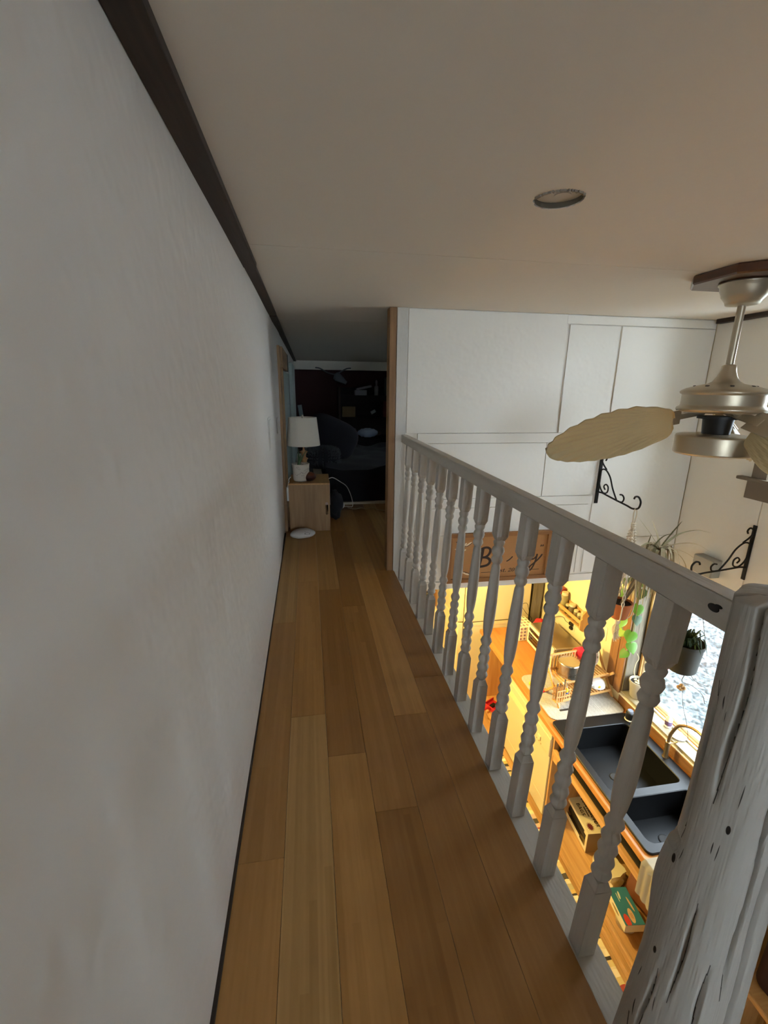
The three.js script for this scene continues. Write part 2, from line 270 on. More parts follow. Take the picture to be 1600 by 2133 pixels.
// ================================================================== RAILING AND NEWEL
{
  const t = thing('railing', 'white painted balustrade of turned spindles along the open edge of the walkway', 'railing', [.6155, E, 0]);
  t.rotation.z = -.0274; t.scale.y = .989; // the balustrade leans out a little
  const y = (v) => v - E, s = .0215;
  part('handrail', grain(bx(-s, y(-.347), -.50, s, y(-.294), ZF + .004, .0035), 'z'), RAIL, t);
  part('bottom_rail', grain(bx(-.0275, -.055, -.40, .045, -.01, ZF + .004, .003), 'z'), RAIL, t);
  const pro = [[0, -1.10], [.0118, -1.078], [.0125, -1.066], [.0165, -1.06], [.0185, -1.05], [.0165, -1.04], [.0145, -1.034], [.0165, -1.026], [.0182, -1.014], [.0165, -1.003], [.0138, -.996], [.0165, -.986], [.018, -.975], [.0162, -.964], [.0135, -.957], [.0158, -.95], [.0176, -.938], [.0155, -.927], [.0132, -.920], [.0155, -.911], [.0178, -.90], [.0158, -.888], [.0132, -.880], [.0138, -.872], [.0155, -.85], [.0175, -.82], [.0185, -.79], [.0187, -.76], [.0182, -.72], [.0168, -.67], [.0152, -.63], [.0138, -.595], [.0128, -.582], [.0155, -.577], [.0175, -.567], [.016, -.557], [.0142, -.552], [.0168, -.545], [.0186, -.533], [.0168, -.521], [.0142, -.515], [.0162, -.508], [.0172, -.500], [.0145, -.490], [.0130, -.484], [0, -.465]];
  const turned = lathe(pro.map(([r, v]) => [(v > -.86 && v < -.585 || r < .001 ? r : .0158 + (r - .0158) * 1.65) * 1.1, y(v)]), 24);
  const cap = (r0, r1, y0, y1) => new THREE.CylinderGeometry(r1 * Math.SQRT2, r0 * Math.SQRT2, y1 - y0, 4).rotateY(Math.PI / 4).translate(0, (y0 + y1) / 2, 0).toNonIndexed();
  const capB = cap(s * .98, .013, y(-1.092), y(-1.07)), capT = cap(.014, s * .98, y(-.492), y(-.474)); capB.computeVertexNormals(); capT.computeVertexNormals();
  const bal = grain(merge([bx(-s, -.0105, -s, s, y(-1.09), s, .0012), capB, turned, capT, bx(-s, y(-.476), -s, s, y(-.346), s, .0012)]), 'y');
  for (let i = 0, p = bal.attributes.position; i < p.count; i++) p.setZ(i, p.getZ(i) + .042 * p.getY(i)); // the spindles lean a little along the rail
  for (let i = 0; i < 13; i++) { const b = part('baluster', bal, RAIL, t); b.position.set(0, 0, -.678 - .1832 * i); }
  part('knot', merge([cyl(.006, .007, .0015).scale(1, 1, 1.6).rotateZ(Math.PI / 2).translate(-s - .0002, y(-.318), -.545), cyl(.003, .003, .0015).scale(1, 1, 2.2).rotateZ(Math.PI / 2).translate(-s - .0002, y(-.312), -.537)]), BLACK, t, 'small dark knot in the handrail near the post');
}
{
  // hewn log post: rounded trunk with flats, deep drying cracks, a burl and a flared foot
  const H = 1.34, na = 220, ny = 260, pos = [], uv = [], idx = [], n1 = noise2(64, 91), n2 = noise2(64, 92), n3 = noise2(64, 93);
  const cracks = [[3.72, .86, 1.0, .005], [2.95, .76, 1.0, .005], [3.45, .68, .9, .004], [3.3, 0, .36, .007], [2.6, .05, .32, .0035], [2.25, .2, .55, .0035], [1.9, .5, .97, .004], [2.7, .45, .62, .003], [3.1, .33, .48, .003], [2.0, .05, .3, .0035], [1.5, .1, .9, .005], [5.3, .1, .9, .005], [.3, 0, .8, .005]];
  const radius = (a, h) => {
    const v = h / H; let r = .0645 + .0018 * Math.cos(a * 5 + 1) + .005 * (n1(a * 1.9, v * 4 + 3) - .5) + .0008 * (n2(a * 8, v * 18) - .5);
    r += .04 * Math.pow(Math.max(0, 1 - v / .75), 1.4) * (1 + .3 * Math.cos(a - 3.5));
    const da = (b) => Math.atan2(Math.sin(a - b), Math.cos(a - b));
    r += .014 * Math.exp(-(da(3.85) ** 2) / .10 - ((v - .60) ** 2) / .006) * (v < .665 ? 1 : .15); if (v > .655 && v < .675) r -= .008 * Math.exp(-(da(3.75) ** 2) / .08);
    for (const [ca, v0, v1, w] of cracks) { if (v < v0 || v > v1) continue; const c = ca + .12 * (n3(v * 9, ca * 7) - .5) + .03 * Math.sin(v * 30 + ca * 5), fade = Math.min(1, (v - v0) * 14, v1 > .999 ? 1 : (v1 - v) * 14), d = Math.abs(da(c)) * .06; if (d < w) r -= .014 * fade * (1 - d / w); }
    return r;
  };
  for (let j = 0; j <= ny; j++) for (let i = 0; i <= na; i++) { const a = i / na * Math.PI * 2, h = j / ny * H, r = radius(a, h); pos.push(r * Math.cos(a), h, r * Math.sin(a)); uv.push(i / na, h / H); }
  for (let j = 0; j < ny; j++) for (let i = 0; i < na; i++) { const k = j * (na + 1) + i; idx.push(k, k + na + 1, k + 1, k + 1, k + na + 1, k + na + 2); }
  const base = pos.length / 3, rings = 6; // domed top with the cracks running in
  for (let q = 1; q <= rings; q++) for (let i = 0; i <= na; i++) { const a = i / na * Math.PI * 2, r0 = radius(a, H), f = 1 - q / rings, smooth = .061; const r = q < 3 ? r0 * f + 0 * smooth : smooth * f; pos.push(r * Math.cos(a), H + .010 * (1 - f * f) + .003 * (n2(r * 90 * Math.cos(a) + 20, r * 90 * Math.sin(a) + 20) - .5), r * Math.sin(a)); uv.push(i / na, 1); }
  for (let q = 0; q < rings; q++) for (let i = 0; i < na; i++) { const k0 = q ? base + (q - 1) * (na + 1) + i : ny * (na + 1) + i, k1 = base + q * (na + 1) + i; idx.push(k0, k1, k0 + 1, k0 + 1, k1, k1 + 1); }
  const g = new THREE.BufferGeometry(); g.setAttribute('position', new THREE.Float32BufferAttribute(pos, 3)); g.setAttribute('uv', new THREE.Float32BufferAttribute(uv, 2)); g.setIndex(idx); g.computeVertexNormals();
  const map = canvasTex(1024, 2048, (c, w, h) => {
    c.fillStyle = '#aaa69e'; c.fillRect(0, 0, w, h);
    for (let k = 0; k < 900; k++) { const g0 = 160 + rnd() * 40; c.fillStyle = `rgba(${g0},${g0 - 4},${g0 - 10},.07)`; c.fillRect(rnd() * w, rnd() * h, 2 + rnd() * 6, 40 + rnd() * 260); }
    const split = (x, y, l, t) => { c.beginPath(); c.moveTo(x, y); c.quadraticCurveTo(x + t * 2, y + l * .4, x + rr(-6, 6), y + l); c.quadraticCurveTo(x - t, y + l * .5, x, y); c.fillStyle = '#17130f'; c.fill(); };
    for (const [a, v0, v1, ww] of cracks) { const n = Math.round((v1 - v0) * 60); for (let k = 0; k < n; k++) { const v = v0 + (v1 - v0) * (k + .5) / n, ca = a + .12 * (n3(v * 9, a * 7) - .5) + .03 * Math.sin(v * 30 + a * 5); c.fillStyle = 'rgba(24,19,15,.85)'; c.fillRect(ca / (2 * Math.PI) * w - ww * 380, (1 - v) * h - h / n * .01 - 20, ww * 700, (v1 - v0) * h / n + 6); } }
    for (let k = 0; k < 26; k++) split(rr(.14, .66) * w, rr(.05, .95) * h, rr(30, 100), rr(1.5, 3.5));
    for (const [a, v, r] of [[2.55, .74, 12], [3.25, .5, 11], [3.45, .645, 14], [3.0, .17, 9], [2.2, .3, 8]]) { c.fillStyle = '#15110e'; c.beginPath(); c.ellipse(a / (2 * Math.PI) * w, (1 - v) * h, r * .6, r, 0, 0, 7); c.fill(); }
  });
  single('newel_post', 'thick white painted log post with drying cracks and knots at the end of the railing', 'post', g, M(0xffffff, .6, { map, bumpMap: paintBump, bumpScale: .001 }), [.649, E - .32, -.458], 0);
  scene.getObjectByName('newel_post').scale.set(1, 1, 1);
}
// lower flight beside the post: skirt board, second post foot, and what stands below
{
  single('stair_skirt', 'dark grey painted stair board beside the foot of the log post', 'stair board', grain(bx(.70, -1.62, -.62, .735, E - .05, 1.5, .004).rotateX(0), 'z'), RAIL);
  const st = thing('wooden_stool', 'orange wooden stool standing on the kitchen floor behind the log post', 'stool', [2.6, KF, -1.34], 0);
  part('seat', grain(bx(-.2, .66, -.13, .2, .70, .13, .015), 'x'), PINE, st); for (const [a, b] of [[-1, -1], [1, -1], [1, 1], [-1, 1]]) part('leg', grain(new THREE.CylinderGeometry(.018, .022, .67, 10).rotateZ(a * .07).rotateX(-b * .05).translate(a * .15, .334, b * .09), 'y'), PINE, st);
  single('dark_red_bag', 'dark red bag standing on the wooden stool', 'bag', (() => { const g = new RoundedBoxGeometry(.3, .42, .16, 4, .06); const p = g.attributes.position; for (let i = 0; i < p.count; i++) p.setX(i, p.getX(i) * (1 - .25 * p.getY(i))); g.computeVertexNormals(); return g; })(), M(0x2a0b0a, .8), [2.62, KF + .912, -1.36], .1);
}
// ================================================================== CEILING FAN
{
  const t = thing('ceiling_fan', 'cream palm-leaf ceiling fan hanging from a dark wooden block over the kitchen', 'ceiling fan', [1.875, C, -1.83]);
  const k = (y) => y - C;
  part('mounting_block', grain(prism([[-.165, .11], [-.165, -.1], [-.085, -.2], [.09, -.2], [.185, -.1], [.185, .1], [.09, .2], [-.07, .2]].map(([x, y]) => [x, y]), .028, .006).rotateX(Math.PI / 2).translate(0, -.006, 0), 'x'), M(0xffffff, .3, { map: woodTex(0x5d2f17, 0x35170b, { s: 101 }), clearcoat: .4 }), t, 'dark brown wooden mounting block');
  part('canopy', lathe([[.0, -.135], [.03, -.135], [.062, -.13], [.066, -.118], [.074, -.108], [.082, -.098], [.084, -.088], [.092, -.07], [.094, -.055], [.1, -.05], [.1, -.041], [0, -.041]].slice().reverse().map(([r, y]) => [r, y])), NICKEL, t);
  part('rod', cyl(.0155, .0155, .32, 0, -.28, 0), NICKEL, t);
  part('motor', lathe([[.0, k(.12)], [.02, k(.118)], [.028, k(.112)], [.03, k(.095)], [.038, k(.068)], [.052, k(.045)], [.07, k(.034)], [.11, k(.026)], [.15, k(.014)], [.166, k(.006)], [.172, k(-.002)], [.168, k(-.010)], [.162, k(-.012)], [.161, k(-.016)], [.161, k(-.058)], [.164, k(-.064)], [.174, k(-.070)], [.178, k(-.078)], [.172, k(-.088)], [.15, k(-.094)], [.06, k(-.098)], [0, k(-.1)]].reverse(), 64), NICKEL, t);
  for (let i = 0; i < 8; i++) part('motor_vent', bx(-.004, -.002, -.007, .004, .002, .007).rotateZ(-.12).translate(.118, k(.0245), 0).rotateY(i * Math.PI / 4 + .2), BLACK, t);
  part('hub', merge([cyl(.062, .055, .075, 0, k(-.158), 0), cyl(.085, .085, .012, 0, k(-.115), 0)]), BLACK, t, 'black hub under the motor');
  part('light_drum', lathe([[0, k(-.288)], [.15, k(-.286)], [.158, k(-.281)], [.16, k(-.274)], [.16, k(-.205)], [.154, k(-.196)], [.1, k(-.19)], [0, k(-.19)]]), NICKEL, t);
  const N = 90, Wn = 50, pos = [], idx = [], L = .575;
  const half = (u) => .165 * Math.pow(Math.max(0, 1 - ((u - .5) / .5) ** 2), .5) * (1 - .18 * (u - .5)) + .004 + .03 * Math.exp(-u * u / .006);
  for (const side of [0, 1]) for (let i = 0; i <= N; i++) for (let j = 0; j <= Wn; j++) {
    const u = i / N, v = j / Wn * 2 - 1, x = u * L, z = v * half(u), ang = Math.atan2(z, x + .10), rad = Math.hypot(x + .1, z), saw = Math.abs(((ang * 13 + 100) % 1) - .5) * 2;
    const sc = 1 + .022 * saw * Math.abs(v) ** 6, rise = (.007 * saw) * THREE.MathUtils.smoothstep(rad, .12, .3) - .022 * v * v - .03 * u * u;
    pos.push(x * (u > .9 ? 1 + .012 * saw : 1), rise - (side ? .006 : 0), z * sc);
  }
  const S = (N + 1) * (Wn + 1), q = (a, b, c, d) => idx.push(a, b, c, b, d, c);
  for (let i = 0; i < N; i++) for (let j = 0; j < Wn; j++) { const a = i * (Wn + 1) + j; q(a, a + 1, a + Wn + 1, a + Wn + 2); q(S + a + 1, S + a, S + a + Wn + 2, S + a + Wn + 1); }
  for (let i = 0; i < N; i++) for (const j of [0, Wn]) { const a = i * (Wn + 1) + j; q(a, a + Wn + 1, a + S, a + S + Wn + 1); }
  for (let j = 0; j < Wn; j++) for (const i of [0, N]) { const a = i * (Wn + 1) + j; q(a + 1, a, a + S + 1, a + S); }
  let bg = new THREE.BufferGeometry(); bg.setAttribute('position', new THREE.Float32BufferAttribute(pos, 3)); bg.setIndex(idx); bg = bg.toNonIndexed(); bg.computeVertexNormals(); bg = grain(bg, 'x');
  const BL = M(0xb9a880, .6, { side: THREE.DoubleSide });
  const iron = merge([bx(.05, -.004, -.02, .2, .004, .02, .002), bx(.15, -.005, -.05, .27, 0, .05, .004), cyl(.016, .016, .02, .09, .01, 0, 12)]);
  for (let i = 0; i < 3; i++) {
    const arm = part('blade', bg, BL, t); arm.rotation.order = 'YZX'; arm.rotation.set(.82, THREE.MathUtils.degToRad(153 - i * 120), -.26); arm.position.set(.185 * Math.cos(arm.rotation.y), k(-.128), -.185 * Math.sin(arm.rotation.y));
    const ir = part('blade_iron', iron, NICKEL, arm); ir.position.set(-.185, .008, 0);
  }
}
// ================================================================== BEDROOM END OF THE WALKWAY
{
  const t = thing('wooden_crate', 'light wooden crate with a hand slot standing under the lamp on the floor', 'crate', [-.016, E, -4.045], -.02);
  const slot = roundRect(.148, .155, .174, .275, .0125);
  part('end_panel', grain(prism([[-.185, 0], [.185, 0], [.185, .44], [-.185, .44]], .018, 0, [slot.map(([x, y]) => [x - .005, y])]).translate(0, 0, -.018), 'y'), CASING, t); part('end_panel', grain(bx(-.185, 0, -.437, .185, .44, -.455), 'y'), CASING, t);
  part('top_board', grain(bx(-.185, .44, .0, .185, .456, -.455, .003), 'z'), PINE, t); part('bottom_board', grain(bx(-.185, .001, -.0185, .185, .016, -.4365), 'z'), CASING, t); part('side_board', grain(bx(-.185, .0165, -.0185, -.17, .4395, -.4365), 'z'), CASING, t);
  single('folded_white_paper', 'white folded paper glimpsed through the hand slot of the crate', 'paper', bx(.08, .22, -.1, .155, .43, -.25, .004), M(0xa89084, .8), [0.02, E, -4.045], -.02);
}
{
  const t = thing('table_lamp', 'table lamp with a cream fabric shade and turned wooden base standing on the crate', 'lamp', [-.056, E + .456, -4.31]);
  part('base', grain(lathe([[0, 0], [.062, 0], [.064, .012], [.05, .02], [.03, .032], [.024, .05], [.022, .09], [.0235, .13], [.028, .165], [.032, .18], [.04, .186], [.036, .192], [.022, .2], [.019, .215], [.022, .232], [.035, .248], [.037, .255], [.028, .26], [.012, .265], [.008, .29], [.007, .33], [0, .33]]), 'y'), M(0xffffff, .5, { map: woodTex(0xc49a6c, 0x9a6f45, { s: 111 }) }), t);
  const weave = dataTex(128, 128, (u, v) => { const q = 120 + 60 * Math.sin(u * 6.283 * 32) * Math.sin(v * 6.283 * 32) + 40 * nPl(u * 64, v * 64); return [q, q, q]; }, false, 18, 6);
  part('lamp_shade', lathe([[.1555, .315], [.157, .315], [.1305, .573], [.129, .573], [.1535, .318], [.1555, .315]], 64), M(0xf6f0e0, .9, { transmission: .08, thickness: 0, side: THREE.DoubleSide, bumpMap: weave, bumpScale: .0006 }), t);
  part('shade_fitter', merge([...[0, 1, 2].map((i) => tube([[0, .56, 0], [.128 * Math.cos(i * 2.1 + .5), .568, .128 * Math.sin(i * 2.1 + .5)]], .0015, 4, 6)), cyl(.008, .008, .03, 0, .58, 0, 12), tube([[0, .33, 0], [.02, .42, 0], [0, .56, 0]], .0015, 10, 6)]), NICKEL, t);
  part('bulb', lathe([[0, .33], [.014, .33], [.014, .37], [.03, .41], [.032, .43], [.022, .455], [0, .462]], 20), M(0xf2efe6, .2), t);
}
{
  const t = thing('boot_planter', 'white crackled ceramic boot planter with a brown toe holding an aloe on the crate', 'planter', [-.088, E + .456, -4.175], 0);
  const crack = canvasTex(512, 512, (c, w, h) => { c.fillStyle = '#d9cfc0'; c.fillRect(0, 0, w, h); c.strokeStyle = 'rgba(120,95,78,.75)'; c.lineWidth = 2; for (let i = 0; i < 120; i++) { let x = rnd() * w, y = rnd() * h; c.beginPath(); c.moveTo(x, y); for (let k = 0; k < 4; k++) { x += rr(-40, 40); y += rr(-25, 25); c.lineTo(x, y); } c.stroke(); } });
  const shaft = lathe([[0, 0], [.062, 0], [.07, .015], [.073, .05], [.076, .1], [.08, .15], [.083, .158], [.08, .162], [.074, .158], [.07, .12], [0, .12]], 40);
  part('boot', shaft, M(0xffffff, .45, { map: crack }), t); const toe = new THREE.SphereGeometry(.052, 28, 18); toe.scale(1.25, .85, 1).translate(.075, .04, .01); part('toe', toe, M(0x6e3f25, .4, { map: canvasTex(128, 128, (c, w, h) => { c.fillStyle = '#8a5433'; c.fillRect(0, 0, w, h); c.fillStyle = '#d5c9ba'; c.fillRect(0, 0, w, 48); for (let i = 0; i < 60; i++) { c.fillStyle = `rgba(40,20,10,${rnd() * .5})`; c.fillRect(rnd() * w, 48 + rnd() * 80, 6, 3); } }) }), t, 'brown glazed toe');
  part('soil', cyl(.069, .069, .01, 0, .135, 0), SOIL, t);
  for (const [a, tilt, l] of [[2.6, .35, .15], [3.0, .5, .2], [1.8, .12, .19], [.3, .1, .15], [3.4, .25, .14], [4.4, .25, .17], [1.0, .2, .12]]) { const g = new THREE.ConeGeometry(.0105, l, 8).scale(1, 1, .7).translate(0, l / 2, 0).rotateZ(-tilt).rotateY(-a + Math.PI).translate(-.015 + .01 * Math.cos(a), .135, .01 * Math.sin(a)); part('aloe_leaf', g, M(0x4c6a45, .5), t); }
}
{
  const g = new THREE.SphereGeometry(.11, 48, 24), p = g.attributes.position, n1 = noise2(16, 3); for (let i = 0; i < p.count; i++) { const x = p.getX(i), y = p.getY(i), z = p.getZ(i); p.setXYZ(i, x * (1 + .12 * Math.sin(z * 20)), Math.max(-.018, y * .36 + .01 * n1(x * 20 + 5, z * 20 + 5)), z * .92); } g.computeVertexNormals();
  const map = canvasTex(512, 256, (c, w, h) => { c.fillStyle = '#d6d2cf'; c.fillRect(0, 0, w, h); c.strokeStyle = '#8d8782'; c.lineWidth = 5; for (const [x, y, r] of [[330, 95, 16], [150, 90, 18], [380, 110, 9], [240, 70, 14]]) { c.beginPath(); c.ellipse(x, y, r, r * .8, .4, 0, 7); c.stroke(); } c.fillStyle = 'rgba(140,115,100,.5)'; for (let i = 0; i < 30; i++) c.fillRect(100 + rnd() * 320, 40 + rnd() * 80, rr(4, 18), 4); });
  single('painted_stone', 'flat white stone with grey markings on the floor before the crate', 'stone', g, M(0xffffff, .5, { map }), [-.09, E + .019, -3.915], .2);
}
{
  single('lamp_cord', 'white electric cord drooping from behind the crate to the floor', 'cord', tube([[.17, E + .40, -4.5], [.23, E + .39, -4.62], [.31, E + .33, -4.7], [.38, E + .27, -4.74], [.43, E + .16, -4.78], [.455, E + .05, -4.83], [.45, E + .006, -4.86], [.40, E + .006, -4.88], [.36, E + .012, -4.85]], .0045, 60), M(0xcfcac2, .6));
  single('cord_adapter', 'white rounded plug adapter lying on the floor at the end of the cord', 'adapter', lathe([[0, 0], [.02, 0], [.03, .012], [.034, .035], [.028, .055], [.014, .066], [0, .068]], 20).rotateZ(1.5).translate(.03, .033, 0), M(0xd6d3cf, .4), [.33, E, -4.82], .3);
  single('floor_cable', 'thin pale cable in loose loops on the floor near the bed', 'cable', tube([[.40, E + .005, -4.83], [.47, E + .005, -4.76], [.55, E + .005, -4.80], [.60, E + .005, -4.74], [.66, E + .005, -4.79], [.73, E + .005, -4.70], [.79, E + .005, -4.66], [.80, E + .005, -4.60], [.76, E + .005, -4.58]], .004, 70), M(0xb9ab90, .7));
  const sp = thing('power_strip', 'white power strip fixed to the door casing beside the crate', 'power strip', [XL + .04, E + .28, -4.12]); part('strip_body', bx(-.012, 0, -.02, .012, .13, .02, .004), VINYL, sp); part('cord', tube([[0, .13, .0], [.012, .18, .01], [.02, .16, 0], [.012, .2, 0], [.03, .22, -.02]], .004, 30), VINYL, sp);
  single('dark_bundle', 'dark crumpled bundle of cloth tucked between the crate and the bed', 'bundle', (() => { const g = new THREE.SphereGeometry(.13, 32, 20), p = g.attributes.position, n = noise2(16, 9); for (let i = 0; i < p.count; i++) { const s = 1 + .3 * (n(p.getX(i) * 30 + 8, p.getY(i) * 30 + p.getZ(i) * 20 + 8) - .5); p.setXYZ(i, p.getX(i) * s * .6, p.getY(i) * s * 1.15, p.getZ(i) * s); } g.computeVertexNormals(); return g; })(), M(0x1a1a20, .9), [.235, E + .15, -4.42]);
  const sw = thing('light_switch', 'white rocker switch on the left wall by the door casing', 'light switch', [XL + .008, -.29, -3.62]); part('plate', bx(0, -.06, -.04, .008, .06, .04, .003), WHITEPAINT, sw); part('rocker', bx(.008, -.03, -.016, .014, .03, .016, .002), WHITEPAINT, sw);
  const wp = thing('wall_cover_plate', 'white blank cover plate painted over on the left wall', 'cover plate', [XL + .006, -.28, -2.87]); part('plate', bx(0, -.1, -.075, .006, .1, .075, .003), WALL, wp); part('inner_plate', bx(.006, -.085, -.055, .011, .085, .055, .003), WALL, wp);
}
{
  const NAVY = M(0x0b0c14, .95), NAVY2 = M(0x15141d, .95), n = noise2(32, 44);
  const t = thing('bed', 'low bed under dark navy bedding in the unlit bedroom', 'bed', [0, E, -4.98]);
  part('bed_base', grain(bx(.18, .001, .0, 2.1, .028, -2.0), 'x'), M(0xb4a893, .7), t, 'pale board at the foot of the bed');
  const g = new THREE.BoxGeometry(1.93, .40, 2.02, 40, 12, 40), p = g.attributes.position; for (let i = 0; i < p.count; i++) { const x = p.getX(i), y = p.getY(i), z = p.getZ(i); p.setXYZ(i, x + .03 * (n(y * 9 + 4, z * 6 + 4) - .5), y + (y > 0 ? .08 * (n(x * 4 + 9, z * 4 + 9) - .5) : 0), z + .03 * (n(x * 6 + 9, y * 9 + 3) - .5)); } g.computeVertexNormals(); g.translate(1.14, .235, -1.02);
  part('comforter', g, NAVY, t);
  const pillow = (w, h, d) => { const s = new THREE.SphereGeometry(1, 40, 28), q = s.attributes.position; for (let i = 0; i < q.count; i++) { const f = (v) => Math.sign(v) * Math.abs(v) ** .6; q.setXYZ(i, f(q.getX(i)) * w, f(q.getY(i)) * h, q.getZ(i) * d); } s.computeVertexNormals(); return s; };
  single('large_pillow', 'large dark pillow leaning up at the head side of the bed', 'pillow', pillow(.33, .24, .1).rotateZ(-.45).rotateX(-.3), NAVY2, [.28, -.60, -5.75]);
  const fur = pillow(.2, .125, .1), fn = fur.attributes.position; let ng = []; for (let i = 0; i < 2600; i++) { const k = Math.floor(rnd() * fn.count); ng.push(new THREE.ConeGeometry(.007, .034, 4).translate(0, .015, 0).rotateZ(rr(-1.2, 1.2)).rotateX(rr(-1.2, 1.2)).translate(fn.getX(k), fn.getY(k), fn.getZ(k))); }
  const fp = thing('shaggy_cushion', 'shaggy dark grey cushion lying on the bed behind the lamp', 'cushion', [.15, -.80, -5.28]); part('cushion_body', fur, M(0x1c1e22, .95), fp); const fl = part('pile', merge(ng), M(0x3b3f42, .95), fp); fl.userData.kind = 'stuff';
}
{
  const t = thing('bookcase', 'dark wooden bookcase against the back wall of the bedroom', 'bookcase', [.6, E, -9.18]);
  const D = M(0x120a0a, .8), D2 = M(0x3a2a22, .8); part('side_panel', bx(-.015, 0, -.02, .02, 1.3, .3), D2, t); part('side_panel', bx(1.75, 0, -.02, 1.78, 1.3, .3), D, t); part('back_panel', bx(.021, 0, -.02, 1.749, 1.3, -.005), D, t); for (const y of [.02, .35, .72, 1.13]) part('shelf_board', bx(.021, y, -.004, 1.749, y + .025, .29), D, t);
  const it = (name, label, cat, geo, m, x, y, z = -8.98, turn = 0) => single(name, label, cat, geo, m, [x, y, z], turn);
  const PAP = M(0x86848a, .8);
  it('paper_stack', 'stack of pale papers on top of the bedroom bookcase', 'papers', bx(-.13, 0, -.1, .1, .10, .1, .004), PAP, 1.03, E + 1.157); it('book', 'pale book leaning across the papers on the bookcase top', 'book', bx(-.15, -.02, -.09, .15, .02, .09, .003).rotateZ(.2), PAP, 1.08, E + 1.30);
  it('white_bottle', 'white pump bottle on top of the bookcase', 'bottle', lathe([[0, 0], [.04, 0], [.042, .16], [.03, .18], [.014, .19], [.02, .21], [.024, .26], [.01, .29], [0, .29]], 20), PAP, 1.33, E + 1.157);
  it('slim_book', 'slim grey book standing on the bookcase top beside the white bottle', 'book', bx(-.018, 0, -.1, .018, .34, .1, .003), M(0x5a585e, .8), 1.52, E + 1.157); it('slim_book', 'slim pinkish book standing second from the white bottle', 'book', bx(-.014, 0, -.1, .014, .31, .1, .003), M(0x6b5152, .8), 1.61, E + 1.157); it('small_jar', 'small pale jar at the right end of the bookcase top', 'jar', cyl(.045, .045, .15, 0, .075, 0), PAP, 1.73, E + 1.157);
  it('tan_box', 'tan box on the middle shelf of the bookcase', 'box', bx(-.13, 0, -.08, .13, .2, .08, .004), M(0x6a5636, .8), .78, E + .746); it('dark_red_box', 'dark red box on the right of the middle bookcase shelf', 'box', bx(-.17, 0, -.1, .17, .3, .1, .004), M(0x4a1013, .8), 1.62, E + .746);
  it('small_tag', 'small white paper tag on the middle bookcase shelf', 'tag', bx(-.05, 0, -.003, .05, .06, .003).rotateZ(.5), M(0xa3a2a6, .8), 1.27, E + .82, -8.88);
  it('blue_white_bag', 'crumpled pale blue bag lying beyond the bed', 'bag', (() => { const g = new THREE.SphereGeometry(.16, 40, 24), p = g.attributes.position, n = noise2(16, 19); for (let i = 0; i < p.count; i++) { const s = 1 + .25 * (n(p.getX(i) * 40 + 8, p.getZ(i) * 30 + 8) - .5); p.setXYZ(i, p.getX(i) * s * 1.15, p.getY(i) * s * .55, p.getZ(i) * s * .6); } g.computeVertexNormals(); return g; })(), M(0xa9b8d6, .7), 1.13, -.845, -8.75);
  it('storage_bin', 'dark storage bin under the pale blue bag', 'bin', bx(-.22, 0, -.14, .22, .36, .14, .02), M(0x131016, .8), 1.13, E + .01, -8.72);
  it('folded_clothes', 'folded grey clothes on the lower bookcase shelf', 'clothes', merge([0, 1, 2].map((i) => bx(-.12, i * .05, -.08, .12, i * .05 + .045, .08, .02).rotateY(i * .1))), M(0x3a3638, .9), .8, E + .376); it('brown_shoe', 'brown shoe on the lower bookcase shelf', 'shoe', new THREE.SphereGeometry(.09, 24, 16).scale(1.5, .55, .6).translate(0, .05, 0), M(0x453529, .8), 1.3, E + .376);
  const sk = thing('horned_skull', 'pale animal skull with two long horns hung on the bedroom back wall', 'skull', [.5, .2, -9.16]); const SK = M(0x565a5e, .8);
  part('skull', lathe([[0, -.16], [.03, -.16], [.045, -.1], [.07, -.02], [.085, .05], [.07, .1], [0, .12]], 20).scale(1, 1, .6).rotateZ(1.0).translate(.12, -.03, .06), SK, sk); for (const s of [-1, 1]) part('horn', tube([[.02, .04, .05], [.12 * s, .08, .06], [.26 * s, .15, .08], [.34 * s, .16, .1]], .012, 20), SK, sk);
  single('leaning_board', 'narrow grey board leaning by the door behind the lamp', 'board', bx(-.03, 0, -.01, .03, 1.05, .01, .002).rotateZ(.14), M(0x6d7678, .7), [0.02, E + .0, -7.0]);
}
